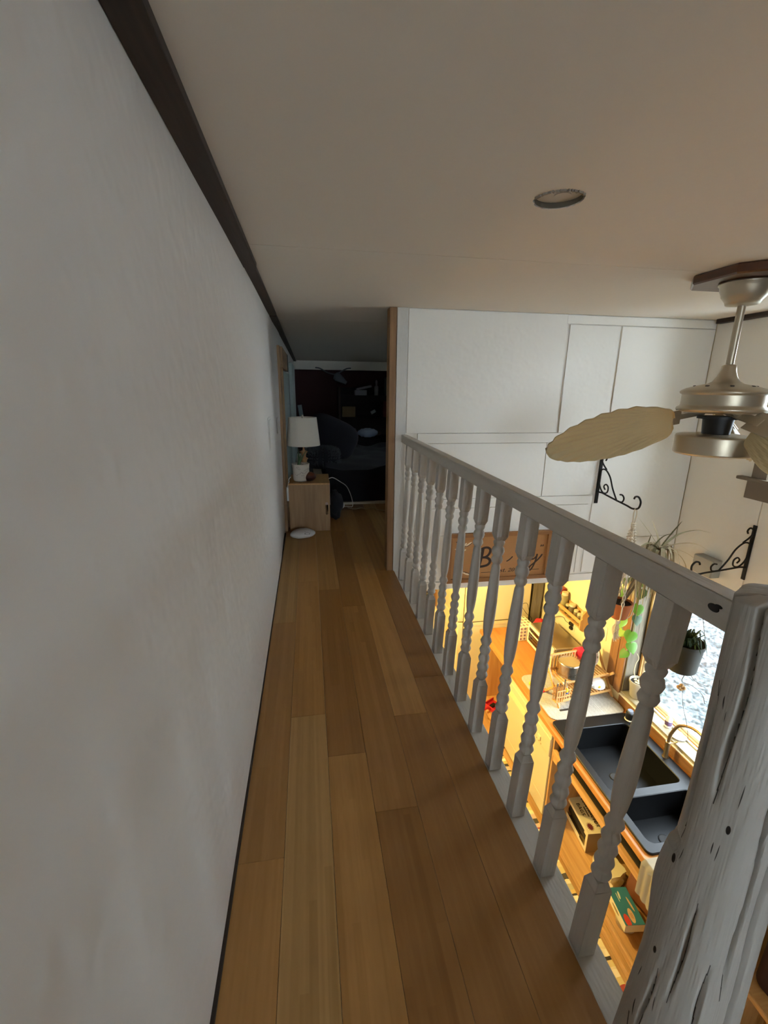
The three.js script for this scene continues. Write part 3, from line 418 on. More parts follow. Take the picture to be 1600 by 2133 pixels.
// ================================================================== FAR WALL: SIGN, BRACKETS, HANGING PLANTS
{
  const t = thing('wall_sign', 'brown wooden sign with dark script lettering and leaf sprigs on the far wall', 'sign', [1.40, -1.228, ZF + .002]);
  const w = .41, h = .196;
  const map = canvasTex(1024, 512, (c, W, H) => {
    c.fillStyle = '#a67442'; c.fillRect(0, 0, W, H); for (let i = 0; i < 700; i++) { c.fillStyle = `rgba(${rnd() < .5 ? 70 : 200},${rnd() < .5 ? 45 : 150},${rnd() < .5 ? 20 : 90},.06)`; c.fillRect(rnd() * W, rnd() * H, 60 + rnd() * 200, 1 + rnd() * 2); }
    c.strokeStyle = '#2a160a'; c.fillStyle = '#2a160a'; c.lineCap = c.lineJoin = 'round';
    const st = (lw, pts) => { c.lineWidth = lw; c.beginPath(); c.moveTo(pts[0], pts[1]); for (let i = 2; i + 5 < pts.length + 1; i += 6) c.bezierCurveTo(...pts.slice(i, i + 6)); c.stroke(); };
    // B
    c.save(); c.translate(-52, 8); st(32, [385, 150, 380, 230, 365, 300, 350, 370]); st(26, [335, 190, 380, 110, 480, 120, 462, 190, 452, 235, 420, 250, 395, 252]); st(28, [395, 252, 480, 250, 490, 330, 430, 352, 395, 362, 350, 372, 335, 345]); st(10, [460, 290, 490, 300, 500, 290, 510, 285]); c.restore();
    // joining strokes and the closing "ay"
    st(13, [600, 320, 620, 310, 640, 290, 655, 270]); st(16, [765, 210, 770, 225, 768, 235, 760, 245]);
    st(15, [838, 290, 815, 262, 775, 290, 790, 325, 805, 345, 835, 315, 842, 282]); st(15, [842, 282, 838, 330, 850, 335, 868, 310]);
    st(16, [870, 262, 862, 310, 880, 335, 915, 285]); st(18, [925, 258, 920, 320, 900, 400, 872, 440, 845, 470, 838, 420, 868, 390, 900, 360, 950, 320, 978, 262]);
    c.font = 'bold 40px serif'; for (const [x, y] of [[238, 200], [256, 200], [960, 150], [980, 150]]) { c.beginPath(); c.ellipse(x, y, 7, 13, .3, 0, 7); c.fill(); }
    c.font = 'italic bold 62px serif'; c.fillText('est. 20', 492, 452); c.lineWidth = 6; c.beginPath(); c.moveTo(330, 445); c.lineTo(440, 445); c.moveTo(850, 440); c.lineTo(960, 440); c.stroke();
    c.fillStyle = '#e6d3b4'; const lf = (x, y, a, l) => { c.beginPath(); c.ellipse(x, y, l, l * .28, a, 0, 7); c.fill(); };
    for (const [x, y, a, l] of [[130, 110, -.8, 44], [180, 95, -.7, 40], [120, 170, -.4, 40], [90, 80, -1.2, 36], [70, 150, .2, 34], [140, 430, .7, 36], [110, 380, 1.2, 36], [190, 455, .2, 36], [70, 430, 1.4, 32]]) lf(x, y, a, l);
    c.strokeStyle = '#3a2413'; st(8, [50, 60, 100, 120, 150, 150, 210, 80]); st(8, [60, 480, 90, 420, 140, 400, 220, 462]);
  });
  const g = new THREE.BoxGeometry(w * 2 - .05, h * 2 - .05, .01); part('board', g, M(0xffffff, .6, { map }), t).position.z = .006;
  const F = M(0xffffff, .5, { map: woodTex(0xa97743, 0x7a4f27, { s: 121 }) });
  for (const s of [-1, 1]) { part('frame_strip', grain(bx(-w, s * h - s * .03, 0, w, s * h, .028, .002), 'x'), F, t); part('frame_strip', grain(bx(s * w - s * .03, -h + .0305, 0, s * w, h - .0305, .028, .002), 'y'), F, t); }
}
function bracket(label, pos, turn, k = 1) {                                 // plate in the y axis, arm along +z
  const t = thing('plant_bracket', label, 'bracket', pos, turn, 'iron plant brackets'); t.scale.set(1, 1, k); const r = .0065;
  part('back_plate', bx(-.0135, -.09, 0, .0135, .30, .007, .002), IRON, t);
  part('arm', tube([[0, 0, .005], [0, .004, .06], [0, -.002, .12], [0, -.012, .22], [0, -.022, .34], [0, -.028, .40], [0, -.01, .452], [0, .035, .462], [0, .062, .435], [0, .055, .405], [0, .04, .398]], r, 70), IRON, t);
  part('scroll', tube([[0, -.016, .255], [0, -.008, .29], [0, .02, .30], [0, .038, .28], [0, .036, .255]], r * .85, 40), IRON, t);
  part('scroll', tube([[0, -.014, .23], [0, .06, .17], [0, .14, .12], [0, .18, .06], [0, .17, .018], [0, .11, .01], [0, .05, .022], [0, .008, .07], [0, .02, .115], [0, .06, .118], [0, .075, .09], [0, .055, .07], [0, .035, .088]], r * .85, 90), IRON, t);
  part('scroll', tube([[0, .182, .075], [0, .215, .03], [0, .24, .01], [0, .27, .016], [0, .283, .042], [0, .265, .06], [0, .245, .052]], r * .85, 50), IRON, t);
  return t;
}
bracket('black wrought iron scroll bracket on the far wall with a macrame hanger on its hook', [2.155, -.745, ZF + .001], 0);
bracket('black wrought iron scroll bracket on the right wall beside the grey box', [XR - .006, -1.158, -2.405], -Math.PI / 2, .93);
{
  const t = thing('wall_box', 'small grey square box fixed to the right wall between the plants and the bracket', 'wall box', [XR - .007, -1.24, -2.66]); part('box_body', bx(-.075, -.075, -.085, 0, .06, .085, .006), M(0x9a968c, .55), t); part('box_lid', bx(-.083, -.072, -.08, -.075, .057, .08, .003), M(0xa5a196, .55), t);
}
function ribbon(pts, w, n = 16, fold = .25) {                        // a long tapering leaf along a curve
  const c = new THREE.CatmullRomCurve3(pts.map((p) => V(...p))), pos = [], idx = [], up = V(0, 1, 0);
  for (let i = 0; i <= n; i++) { const u = i / n, p = c.getPoint(u), d = c.getTangent(u), s = V().crossVectors(d, Math.abs(d.y) > .97 ? V(1, 0, 0) : up).normalize(), q = V().crossVectors(s, d), k = w * Math.min(1, .45 + u * 3) * Math.pow(1 - u, .55) + .0004; for (const a of [-1, 0, 1]) pos.push(p.x + s.x * k * a + q.x * k * fold * Math.abs(a), p.y + s.y * k * a + q.y * k * fold * Math.abs(a), p.z + s.z * k * a + q.z * k * fold * Math.abs(a)); }
  for (let i = 0; i < n; i++) for (const j of [0, 1]) { const k = i * 3 + j; idx.push(k, k + 3, k + 1, k + 1, k + 3, k + 4); }
  const g = new THREE.BufferGeometry(); g.setAttribute('position', new THREE.Float32BufferAttribute(pos, 3)); g.setIndex(idx); const q = g.toNonIndexed(); q.computeVertexNormals(); return q;
}
{
  const hook = [2.155, -.772, -2.585];
  const m = thing('macrame_hanger', 'cream knotted macrame hanger on the far wall bracket', 'plant hanger', hook);
  part('loop', tube([[0, -.1, .006], [.004, -.02, .008], [0, .012, 0], [-.004, -.02, -.008], [0, -.1, -.006]], .005, 30), ROPE, m);
  part('knot', merge([0, 1, 2].map((i) => new THREE.TorusGeometry(.011, .006, 8, 16).rotateX(1.57 + .3 * i).translate(0, -.095 - i * .014, 0))), ROPE, m);
  for (let k = 0; k < 4; k++) {
    const a = k * Math.PI / 2 + .5, pt = (r, y, o = 0) => [r * Math.cos(a + o), y, r * Math.sin(a + o)];
    for (const s of [-1, 1]) { const p = []; for (let i = 0; i <= 26; i++) { const u = i / 26, y = -.12 - u * .56, r = .008 + .078 * Math.min(1, u * 1.15); p.push(pt(r, y, s * .10 * Math.sin(u * 34) * Math.min(1, .012 / (r * .12 + .004)))); } part('cord', tube(p, .0045, 90, 6), ROPE, m); }
    part('square_knots', merge(Array.from({ length: 11 }, (_, i) => { const u = .06 + i * .036, y = -.12 - u * .56, r = .008 + .078 * u * 1.15; return new THREE.SphereGeometry(.0085, 10, 8).scale(1.5, .8, 1.1).rotateY(-a).translate(r * Math.cos(a), y, r * Math.sin(a)); })), ROPE, m);
    part('cord', tube([pt(.086, -.68), pt(.082, -.74), pt(.068, -.79), pt(.03, -.815), pt(.004, -.83)], .0045, 24, 6), ROPE, m);
  }
  part('tassel', merge([new THREE.SphereGeometry(.02, 12, 10).translate(0, -.84, 0), ...Array.from({ length: 22 }, () => tube([[0, -.84, 0], [rr(-.02, .02), -.89, rr(-.02, .02)], [rr(-.03, .03), -.95 - rr(0, .04), rr(-.03, .03)]], .0025, 8, 5))]), ROPE, m);
  const t = thing('terracotta_pot', 'terracotta pot with a grassy dry-leaved plant slung in the macrame hanger', 'potted plant', [hook[0], -1.572, hook[2]]);
  part('pot', lathe([[0, 0], [.054, 0], [.058, .007], [.072, .085], [.079, .09], [.081, .122], [.077, .125], [.071, .122], [.069, .1], [0, .1]], 40), M(0xb0622f, .75), t); part('soil', cyl(.069, .069, .012, 0, .105, 0), SOIL, t);
  const crown = [.255, .50, -.02], crown2 = [.13, .42, .0];
  part('stem', tube([[.01, .1, 0], [.07, .22, .01], [.18, .36, -.01], crown], .009, 20), M(0x7c6a4f, .8), t); part('stem', tube([[-.01, .1, .01], [.03, .22, .02], [.08, .34, .01], crown2], .007, 16), M(0x7c6a4f, .8), t);
  const L = (c, d, w, m) => part('leaf', ribbon(d.map((p) => [c[0] + p[0], c[1] + p[1], c[2] + p[2]]), w * 1.35, 16), m, t);
  const G = M(0xa09a78, .6, { side: THREE.DoubleSide }), D = LEAFDRY, T = M(0x6a6848, .6, { side: THREE.DoubleSide });
  L(crown, [[0, 0, 0], [-.06, .10, -.04], [-.13, .21, -.1]], .0085, G); L(crown, [[0, 0, 0], [-.0, .10, -.05], [-.02, .19, -.10]], .008, D); L(crown, [[0, 0, 0], [.05, .11, .02], [.11, .21, .03]], .0095, T); L(crown, [[0, 0, 0], [.13, .10, 0], [.27, .125, 0], [.40, .10, .0]], .009, G);
  L(crown, [[0, 0, 0], [.1, .05, .05], [.2, .055, .08], [.31, .0, .11]], .009, D); L(crown, [[0, 0, 0], [.12, .0, .06], [.24, -.07, .1], [.36, -.15, .14]], .007, D); L(crown, [[0, 0, 0], [.1, -.02, .04], [.17, -.1, .06], [.2, -.2, .06]], .009, D); L(crown, [[0, 0, 0], [-.12, .06, .03], [-.22, .02, .05], [-.3, -.08, .05]], .008, G);
  L(crown2, [[0, 0, 0], [.0, .1, .0], [.02, .2, .0]], .009, T); L(crown2, [[0, 0, 0], [.05, .1, 0], [.12, .18, 0], [.2, .2, 0]], .007, T); L(crown2, [[0, 0, 0], [-.1, .05, .02], [-.2, .06, .03], [-.26, .02, .03]], .008, T); L(crown2, [[0, 0, 0], [-.1, .02, .05], [-.16, .0, .08]], .006, D);
  for (let i = 0; i < 90; i++) { const a = rr(0, 6.28), r = rr(.03, .15), c = i % 3 ? crown : crown2, dl = rr(.18, .46); L(c, [[0, 0, 0], [r * .6 * Math.cos(a), rr(-.01, .03), r * .6 * Math.sin(a)], [r * Math.cos(a), -dl * .45, r * Math.sin(a)], [r * 1.1 * Math.cos(a), -dl, r * 1.1 * Math.sin(a)]], rr(.005, .009), i % 4 ? D : G); }
}
{
  // trailing vine beside the window
  const t = thing('pothos_vine', 'trailing vine with bright green leaves hanging along the boards left of the kitchen window', 'vine', [2.86, -1.55, -3.30]);
  part('pot', lathe([[0, 0], [.06, 0], [.08, .12], [.084, .125], [.078, .125], [.05, .11], [0, .11]].map(([r, y]) => [r, y]), 24), M(0x4b4036, .8), t); part('hanger_cord', tube([[-.07, .12, 0], [-.03, .3, 0], [.07, .42, 0]], .003, 12), ROPE, t);
  const stem = (p) => part('stem', tube(p, .0035, 40, 6), M(0x5d6a35, .7), t);
  stem([[.02, .12, .02], [.0, .08, .1], [-.02, -.1, .1], [.0, -.35, .08], [.02, -.6, .07], [.01, -.8, .06]]); stem([[-.02, .12, 0], [-.08, .05, -.02], [-.08, -.2, -.03], [-.06, -.42, -.02], [-.03, -.62, .0], [.0, -.7, .03]]); stem([[0, .12, -.02], [.02, .05, -.1], [.01, -.2, -.14], [.0, -.44, -.15]]);
  const s = new THREE.Shape(); s.moveTo(0, 0); s.bezierCurveTo(.03, .03, .06, .0, .055, -.04); s.bezierCurveTo(.05, -.075, .015, -.09, 0, -.115); s.bezierCurveTo(-.015, -.09, -.05, -.075, -.055, -.04); s.bezierCurveTo(-.06, 0, -.03, .03, 0, 0);
  const lg = new THREE.ShapeGeometry(s, 8), lp = lg.attributes.position; for (let i = 0; i < lp.count; i++) lp.setZ(i, -Math.abs(lp.getX(i)) * .35 + .2 * lp.getY(i) ** 2 * 8); lg.computeVertexNormals();
  for (const [x, y, z, ry, rx, k, m] of [[-.09, -.34, -.02, -.9, -.5, .95, LEAF2], [-.06, -.47, 0, -.6, -.3, .9, LEAF2], [.0, -.58, .07, -.8, -.6, 1.0, LEAF], [.02, -.70, .07, -.4, -.3, .9, LEAF], [-.02, -.78, .06, -1.2, -.5, .8, LEAF], [-.07, -.2, -.02, -1.1, -.4, .8, LEAF], [.0, -.3, .09, -.6, -.5, .9, LEAF], [.03, -.42, .08, -.3, -.2, .8, LEAFDARK], [-.01, -.14, .1, -1, -.4, .9, LEAFDARK], [.01, -.36, -.15, -.8, -.5, .8, LEAF], [-.08, -.05, -.02, -1.2, -.4, .9, LEAFDARK], [.0, -.02, .11, -.5, -.4, .9, LEAF], [-.04, -.6, .0, -1.4, -.2, .7, LEAF2]]) { const l = part('leaf', lg, m, t); l.position.set(x, y, z); l.rotation.set(rx, ry, rr(-.4, .4), 'YXZ'); l.scale.setScalar(k); }
}
{
  const t = thing('hanging_pot', 'dark green pot with drying foliage hung on wires from the right wall bracket', 'potted plant', [2.578, -1.92, -2.405]);
  part('pot', lathe([[0, 0], [.088, 0], [.096, .01], [.112, .19], [.118, .2], [.118, .225], [.112, .225], [.106, .19], [0, .17]], 36), M(0x1b1a0c, .6), t); part('soil', cyl(.106, .106, .012, 0, .18, 0), SOIL, t);
  for (let k = 0; k < 3; k++) { const a = k * 2.1 + .6; part('wire', tube([[.116 * Math.cos(a), .215, .116 * Math.sin(a)], [.05 * Math.cos(a), .48, .05 * Math.sin(a)], [0, .735, 0]], .002, 12, 5), M(0x6b6a66, .5), t); }
  for (let i = 0; i < 60; i++) { const a = rr(0, 6.28), r = rr(.06, .15); part('leaf', ribbon([[.03 * Math.cos(a), .19, .03 * Math.sin(a)], [r * .7 * Math.cos(a), .25 + rr(0, .05), r * .7 * Math.sin(a)], [r * Math.cos(a), .2 + rr(-.05, .06), r * Math.sin(a)]], rr(.004, .012), 6), LEAFDARK, t); }
  part('runner', tube([[.0, 0, .05], [-.03, -.06, .06], [.04, -.09, .08], [.12, -.16, .1], [.16, -.24, .1]], .0025, 24, 5), M(0x49433a, .7), t); part('runner', tube([[.02, .0, .06], [.08, -.07, .06], [.2, -.13, .06]], .0025, 20, 5), M(0x49433a, .7), t); part('runner', tube([[-.02, -.08, .06], [.01, -.25, .07], [.07, -.42, .08], [.11, -.55, .08]], .0018, 20, 5), M(0x49433a, .7), t);
  part('seed_head', merge([[-.025, -.095, .06], [-.04, -.11, .055], [-.012, -.112, .068], [-.026, -.122, .06]].map((p) => new THREE.SphereGeometry(.015, 10, 8).translate(...p))), M(0xa98456, .8), t);
}
// ================================================================== KITCHEN: COUNTER, SINK, CABINETS
{
  const hole = roundRect(2.135, 1.93, 2.862, 3.13, .03), out = [[2.08, 1.5], [XR - .003, 1.5], [XR - .003, 4.83], [2.08, 4.83]];
  const g = prism(out, .044, .004, [hole]).rotateX(-Math.PI / 2).translate(0, CT - .048, 0);
  single('counter_top', 'orange butcher block worktop running under the kitchen window', 'countertop', grain(g, 'z'), BLOCK);
  const s = thing('kitchen_sink', 'black composite double bowl sink set in the worktop', 'sink', [0, CT, 0]); const SB = M(0x050608, .45, { specularIntensity: .6 });
  const b1 = [2.17, 2.375, 2.79, 3.025], b2 = [2.17, 1.97, 2.79, 2.315];
  const bowl1 = [...roundRect(...b1, .05)], bowl2 = roundRect(...b2, .05);
  part('rim', prism(roundRect(2.118, 1.915, 2.878, 3.145, .035), .01, .005, [bowl1, bowl2]).rotateX(-Math.PI / 2).translate(0, .0055, 0), SB, s);
  for (const [o, b, low] of [[bowl1, b1, .22], [bowl2, b2, .22]]) {
    const wall = prism(roundRect(b[0] - .012, b[1] - .012, b[2] + .012, b[3] + .012, .055), low, 0, [o]).rotateX(-Math.PI / 2).translate(0, -low, 0), bot = prism(roundRect(b[0] - .012, b[1] - .012, b[2] + .012, b[3] + .012, .055), .012, 0).rotateX(-Math.PI / 2).translate(0, -low - .013, 0);
    const bw = part('bowl', merge([wall, bot]), SB, s); part('drain', lathe([[0, .002], [.02, .002], [.034, .006], [.043, .003], [.043, 0]], 24).translate((b[0] + b[2]) / 2, -low, -(b[1] + b[3]) / 2), M(0x2a2826, .6, { metalness: .5 }), bw);
  }
  single('crumb', 'small white scrap lying on the floor of the far sink bowl', 'scrap', bx(-.012, 0, -.006, .012, .004, .006, .001), VINYL, [2.36, CT - .2195, -2.55], .5);
  const f = thing('faucet', 'brushed gold gooseneck kitchen faucet behind the sink', 'faucet', [2.845, CT + .016, -2.62], 0); const FM = M(0xb29a72, .3, { metalness: .85 });
  part('body', lathe([[0, 0], [.026, 0], [.026, .01], [.019, .018], [.019, .12], [.021, .124], [.021, .15], [.017, .155], [0, .155]], 24), FM, f); part('spout', tube([[0, .15, 0], [0, .24, .01], [.0, .37, .07], [.0, .44, .18], [-.01, .455, .29], [-.02, .42, .38], [-.03, .34, .41]], .0135, 50, 14), FM, f); part('lever', tube([[.018, .135, 0], [.045, .14, .01], [.065, .16, .02]], .006, 10), FM, f);
  const so = thing('soap_bottle', 'black dish soap bottle with a cream base ring at the back corner of the sink', 'soap bottle', [2.845, CT + .016, -3.06]); part('bottle', lathe([[0, .012], [.034, .012], [.036, .02], [.036, .075], [.03, .085], [0, .086]], 24), BLACK, so); part('base_ring', lathe([[.026, 0], [.038, 0], [.041, .006], [.038, .012], [.026, .012], [.026, 0]], 24), CREAM, so); part('cap', cyl(.024, .026, .014, 0, .093, 0), M(0x6e7684, .4), so);
}
{
  const t = thing('dishwasher', 'white front-loading dishwasher under the worktop', 'dishwasher', [2.095, KF, -3.525]); const h = KF;
  part('cabinet', bx(.012, .09, -.462, .62, 1.035, .462, .004), APPLIANCE, t);
  part('top_strip', bx(-.012, .985, -.462, .012, 1.035, .462, .006), APPLIANCE, t); const cp = part('control_panel', bx(-.02, .79, -.462, .012, .98, .462, .008), APPLIANCE, t);
  part('vent', merge(Array.from({ length: 5 }, (_, i) => bx(-.0225, .83 + i * .016, -.42, -.019, .836 + i * .016, -.02, .001))), M(0xd9c890, .5), cp); part('latch', bx(-.03, .83, .26, -.019, .88, .31, .004), M(0xd6c79c, .4), cp); part('buttons', merge([0, 1, 2, 3].map((i) => cyl(.006, .006, .004).rotateZ(1.57).translate(-.0205, .81, .2 + i * .04))), M(0x8f815c, .5), cp);
  part('door_panel', bx(-.008, .275, -.462, .012, .785, .462, .006), APPLIANCE, t); part('kick_panel', bx(-.004, .10, -.455, .012, .268, .455, .006), APPLIANCE, t); part('toe_board', bx(.06, 0, -.45, .08, .09, .45), BLACK, t);
  part('energy_sticker', bx(-.0095, .57, -.05, -.008, .76, .12), M(0xffffff, .7, { map: canvasTex(128, 128, (c) => { c.fillStyle = '#f0e6c8'; c.fillRect(0, 0, 128, 128); c.fillStyle = '#6d6350'; for (let i = 0; i < 5; i++) c.fillRect(16, 20 + i * 20, [80, 60, 90, 50, 70][i], 6); }) }), t, 'white paper sticker on the door');
}
{
  const t = thing('sink_cabinet', 'open light wood cabinet with shelves under the sink', 'cabinet', [0, KF, 0]);
  part('side_panel', grain(prism([[2.10, 0], [2.88, 0], [2.88, .85], [2.15, .85], [2.15, 1.035], [2.10, 1.035]], .02).translate(0, 0, -3.054), 'y'), PINE, t); part('side_panel', grain(bx(2.10, 0, -1.5, 2.88, 1.035, -1.54, .003), 'y'), PINE, t);
  part('shelf', grain(bx(2.105, .052, -3.033, 2.88, .085, -1.545, .003), 'z'), PINE, t); part('front_board', grain(bx(2.092, .03, -3.033, 2.104, .088, -1.545, .002), 'z'), PINE, t);
  part('rail_bar', grain(bx(2.092, .845, -3.033, 2.125, .905, -1.545, .004), 'z'), PINE, t); part('runner_block', grain(bx(2.10, .78, -2.96, 2.2, .84, -3.033, .006), 'x'), PINE, t); part('back_panel', bx(2.87, .086, -3.033, 2.885, .85, -1.545), M(0x2b1c12, .8), t); part('inner_cross_rail', bx(2.5, .60, -3.033, 2.53, .84, -1.545), M(0x4c1512, .7), t);
  part('low_bar', grain(bx(2.093, .145, -2.30, 2.12, .205, -1.545, .008), 'z'), PINE, t);
  const o = thing('end_cabinet', 'open wooden cabinet between the dishwasher and the refrigerator', 'cabinet', [0, KF, 0]);
  part('side_panel', grain(bx(2.12, 0, -4.0, 2.85, 1.03, -4.02, .003), 'y'), PINE, o); part('side_panel', grain(bx(2.12, 0, -4.79, 2.85, 1.03, -4.81, .003), 'y'), PINE, o); part('shelf', grain(bx(2.11, .06, -4.021, 2.85, .1, -4.789, .003), 'z'), PINE, o); part('back_panel', grain(bx(2.5, .101, -4.021, 2.52, 1.03, -4.789), 'z'), M(0xffffff, .6, { map: woodTex(0xb77a3c, 0x8f5a28, { s: 131 }) }), o);
  const tr = thing('dustpan', 'red handled dustpan lying on the floor of the end cabinet', 'dustpan', [2.24, KF + .1, -4.56], .5); part('pan', merge([bx(-.1, 0, -.11, .1, .012, .11, .004), bx(-.1, .012, -.11, -.085, .06, .11, .004), bx(-.1, .012, -.11, .1, .05, -.098, .004), bx(-.1, .012, .098, .1, .05, .11, .004)]), M(0xb8202c, .45), tr); part('handle', tube([[-.09, .03, 0], [-.15, .07, 0], [-.22, .08, 0]], .014, 12), M(0xb8202c, .45), tr); part('grip', bx(-.05, .012, -.05, .03, .04, .0, .006), BLACK, tr);
  single('red_bottle', 'red bottle with a black top standing at the back of the end cabinet', 'bottle', lathe([[0, 0], [.05, 0], [.055, .02], [.055, .22], [.035, .27], [.02, .28], [.02, .31], [0, .31]], 24), M(0xb41f28, .4), [2.38, KF + .1, -4.35]);
  single('leather_shoe', 'brown shoe on the front edge of the end cabinet shelf', 'shoe', (() => { const g = new THREE.SphereGeometry(.1, 28, 18).scale(.55, .5, 1.2), p = g.attributes.position; for (let i = 0; i < p.count; i++) { if (p.getZ(i) > .02 && p.getY(i) > 0) p.setY(i, p.getY(i) * 1.7); } g.computeVertexNormals(); return g; })(), M(0x5a4527, .6), [2.18, KF + .15, -4.18], .2);
}
{
  const t = thing('refrigerator', 'tall white refrigerator at the far end of the worktop', 'refrigerator', [1.86, KF, -4.845]);
  part('body', bx(.0, .02, -.85, .875, 2.52, 0, .012), APPLIANCE, t); part('freezer_door', bx(-.085, 1.2, -.845, -.006, 2.515, -.005, .015), APPLIANCE, t); part('fridge_door', bx(-.085, .08, -.845, -.006, 1.185, -.005, .015), APPLIANCE, t);
  part('handle', bx(-.125, 1.28, -.10, -.086, 1.75, -.06, .008), APPLIANCE, t); part('handle', bx(-.125, .6, -.10, -.086, 1.12, -.06, .008), APPLIANCE, t);
  part('hinge_strip', bx(.02, 1.135, .0, .865, 1.18, .008, .003), APPLIANCE, t); part('gasket', bx(.05, 1.186, .0, .86, 1.198, .002), M(0x5b5136, .8), t); part('foot', bx(.05, 0, -.8, .82, .019, -.05), BLACK, t);
  for (const [y, z, w, h, c] of [[1.62, -.45, .12, .16, 0xf3ead0], [1.5, -.7, .1, .12, 0xe9d79a], [1.86, -.62, .14, .1, 0xf5eddc], [.98, -.3, .16, .12, 0xe0c25a]]) part('pinned_note', bx(-.088, y, z, -.0855, y + h, z + w), M(c, .8), t);
  const l = thing('leaning_board', 'narrow wooden board leaning against the refrigerator door', 'board', [1.695, KF, -5.0]); part('board', grain(bx(-.012, 0, -.09, .012, 1.0, .09, .006).rotateZ(-.03), 'y'), PINE, l);
  single('corner_post', 'rough grey wooden post beside the refrigerator in the kitchen corner', 'post', grain((() => { const g = new THREE.BoxGeometry(.13, 2.55, .13, 6, 40, 6), p = g.attributes.position, n = noise2(32, 55); for (let i = 0; i < p.count; i++) p.setXYZ(i, p.getX(i) + .03 * (n(p.getY(i) * 3 + 5, p.getZ(i) * 9 + 4) - .5), p.getY(i), p.getZ(i) + .03 * (n(p.getY(i) * 3 + 9, p.getX(i) * 9 + 4) - .5)); g.computeVertexNormals(); return g; })(), 'y'), GREYWOOD, [2.83, KF + 1.277, -4.915]);
  const s = thing('back_shelf', 'small dark wall shelf holding jars on the kitchen back wall left of the refrigerator', 'shelf', [1.33, -2.95, -5.69]); part('shelf_board', bx(-.3, 0, 0, .35, .025, .16, .004), BROWNWOOD, s); part('shelf_board', bx(-.3, .3, 0, .35, .325, .16, .004), BROWNWOOD, s); part('side_panel', bx(-.32, -.02, 0, -.301, .4, .16, .003), BROWNWOOD, s); part('side_panel', bx(.351, -.02, 0, .37, .4, .16, .003), BROWNWOOD, s);
  for (let i = 0; i < 5; i++) single('dark_jar', `dark jar ${['at the left end', 'second from the left', 'in the middle', 'second from the right', 'at the right end'][i]} of the back wall shelf`, 'jar', lathe([[0, 0], [.045, 0], [.045, .1], [.03, .12], [.034, .125], [.034, .15], [0, .15]], 16), M([0x3a2716, 0x2b2112, 0x46331c, 0x33260f, 0x2b2112][i], .4), [1.10 + i * .12, -2.924 + (i % 2) * .3, -5.61], 0, 'dark jars on the back wall shelf');
}
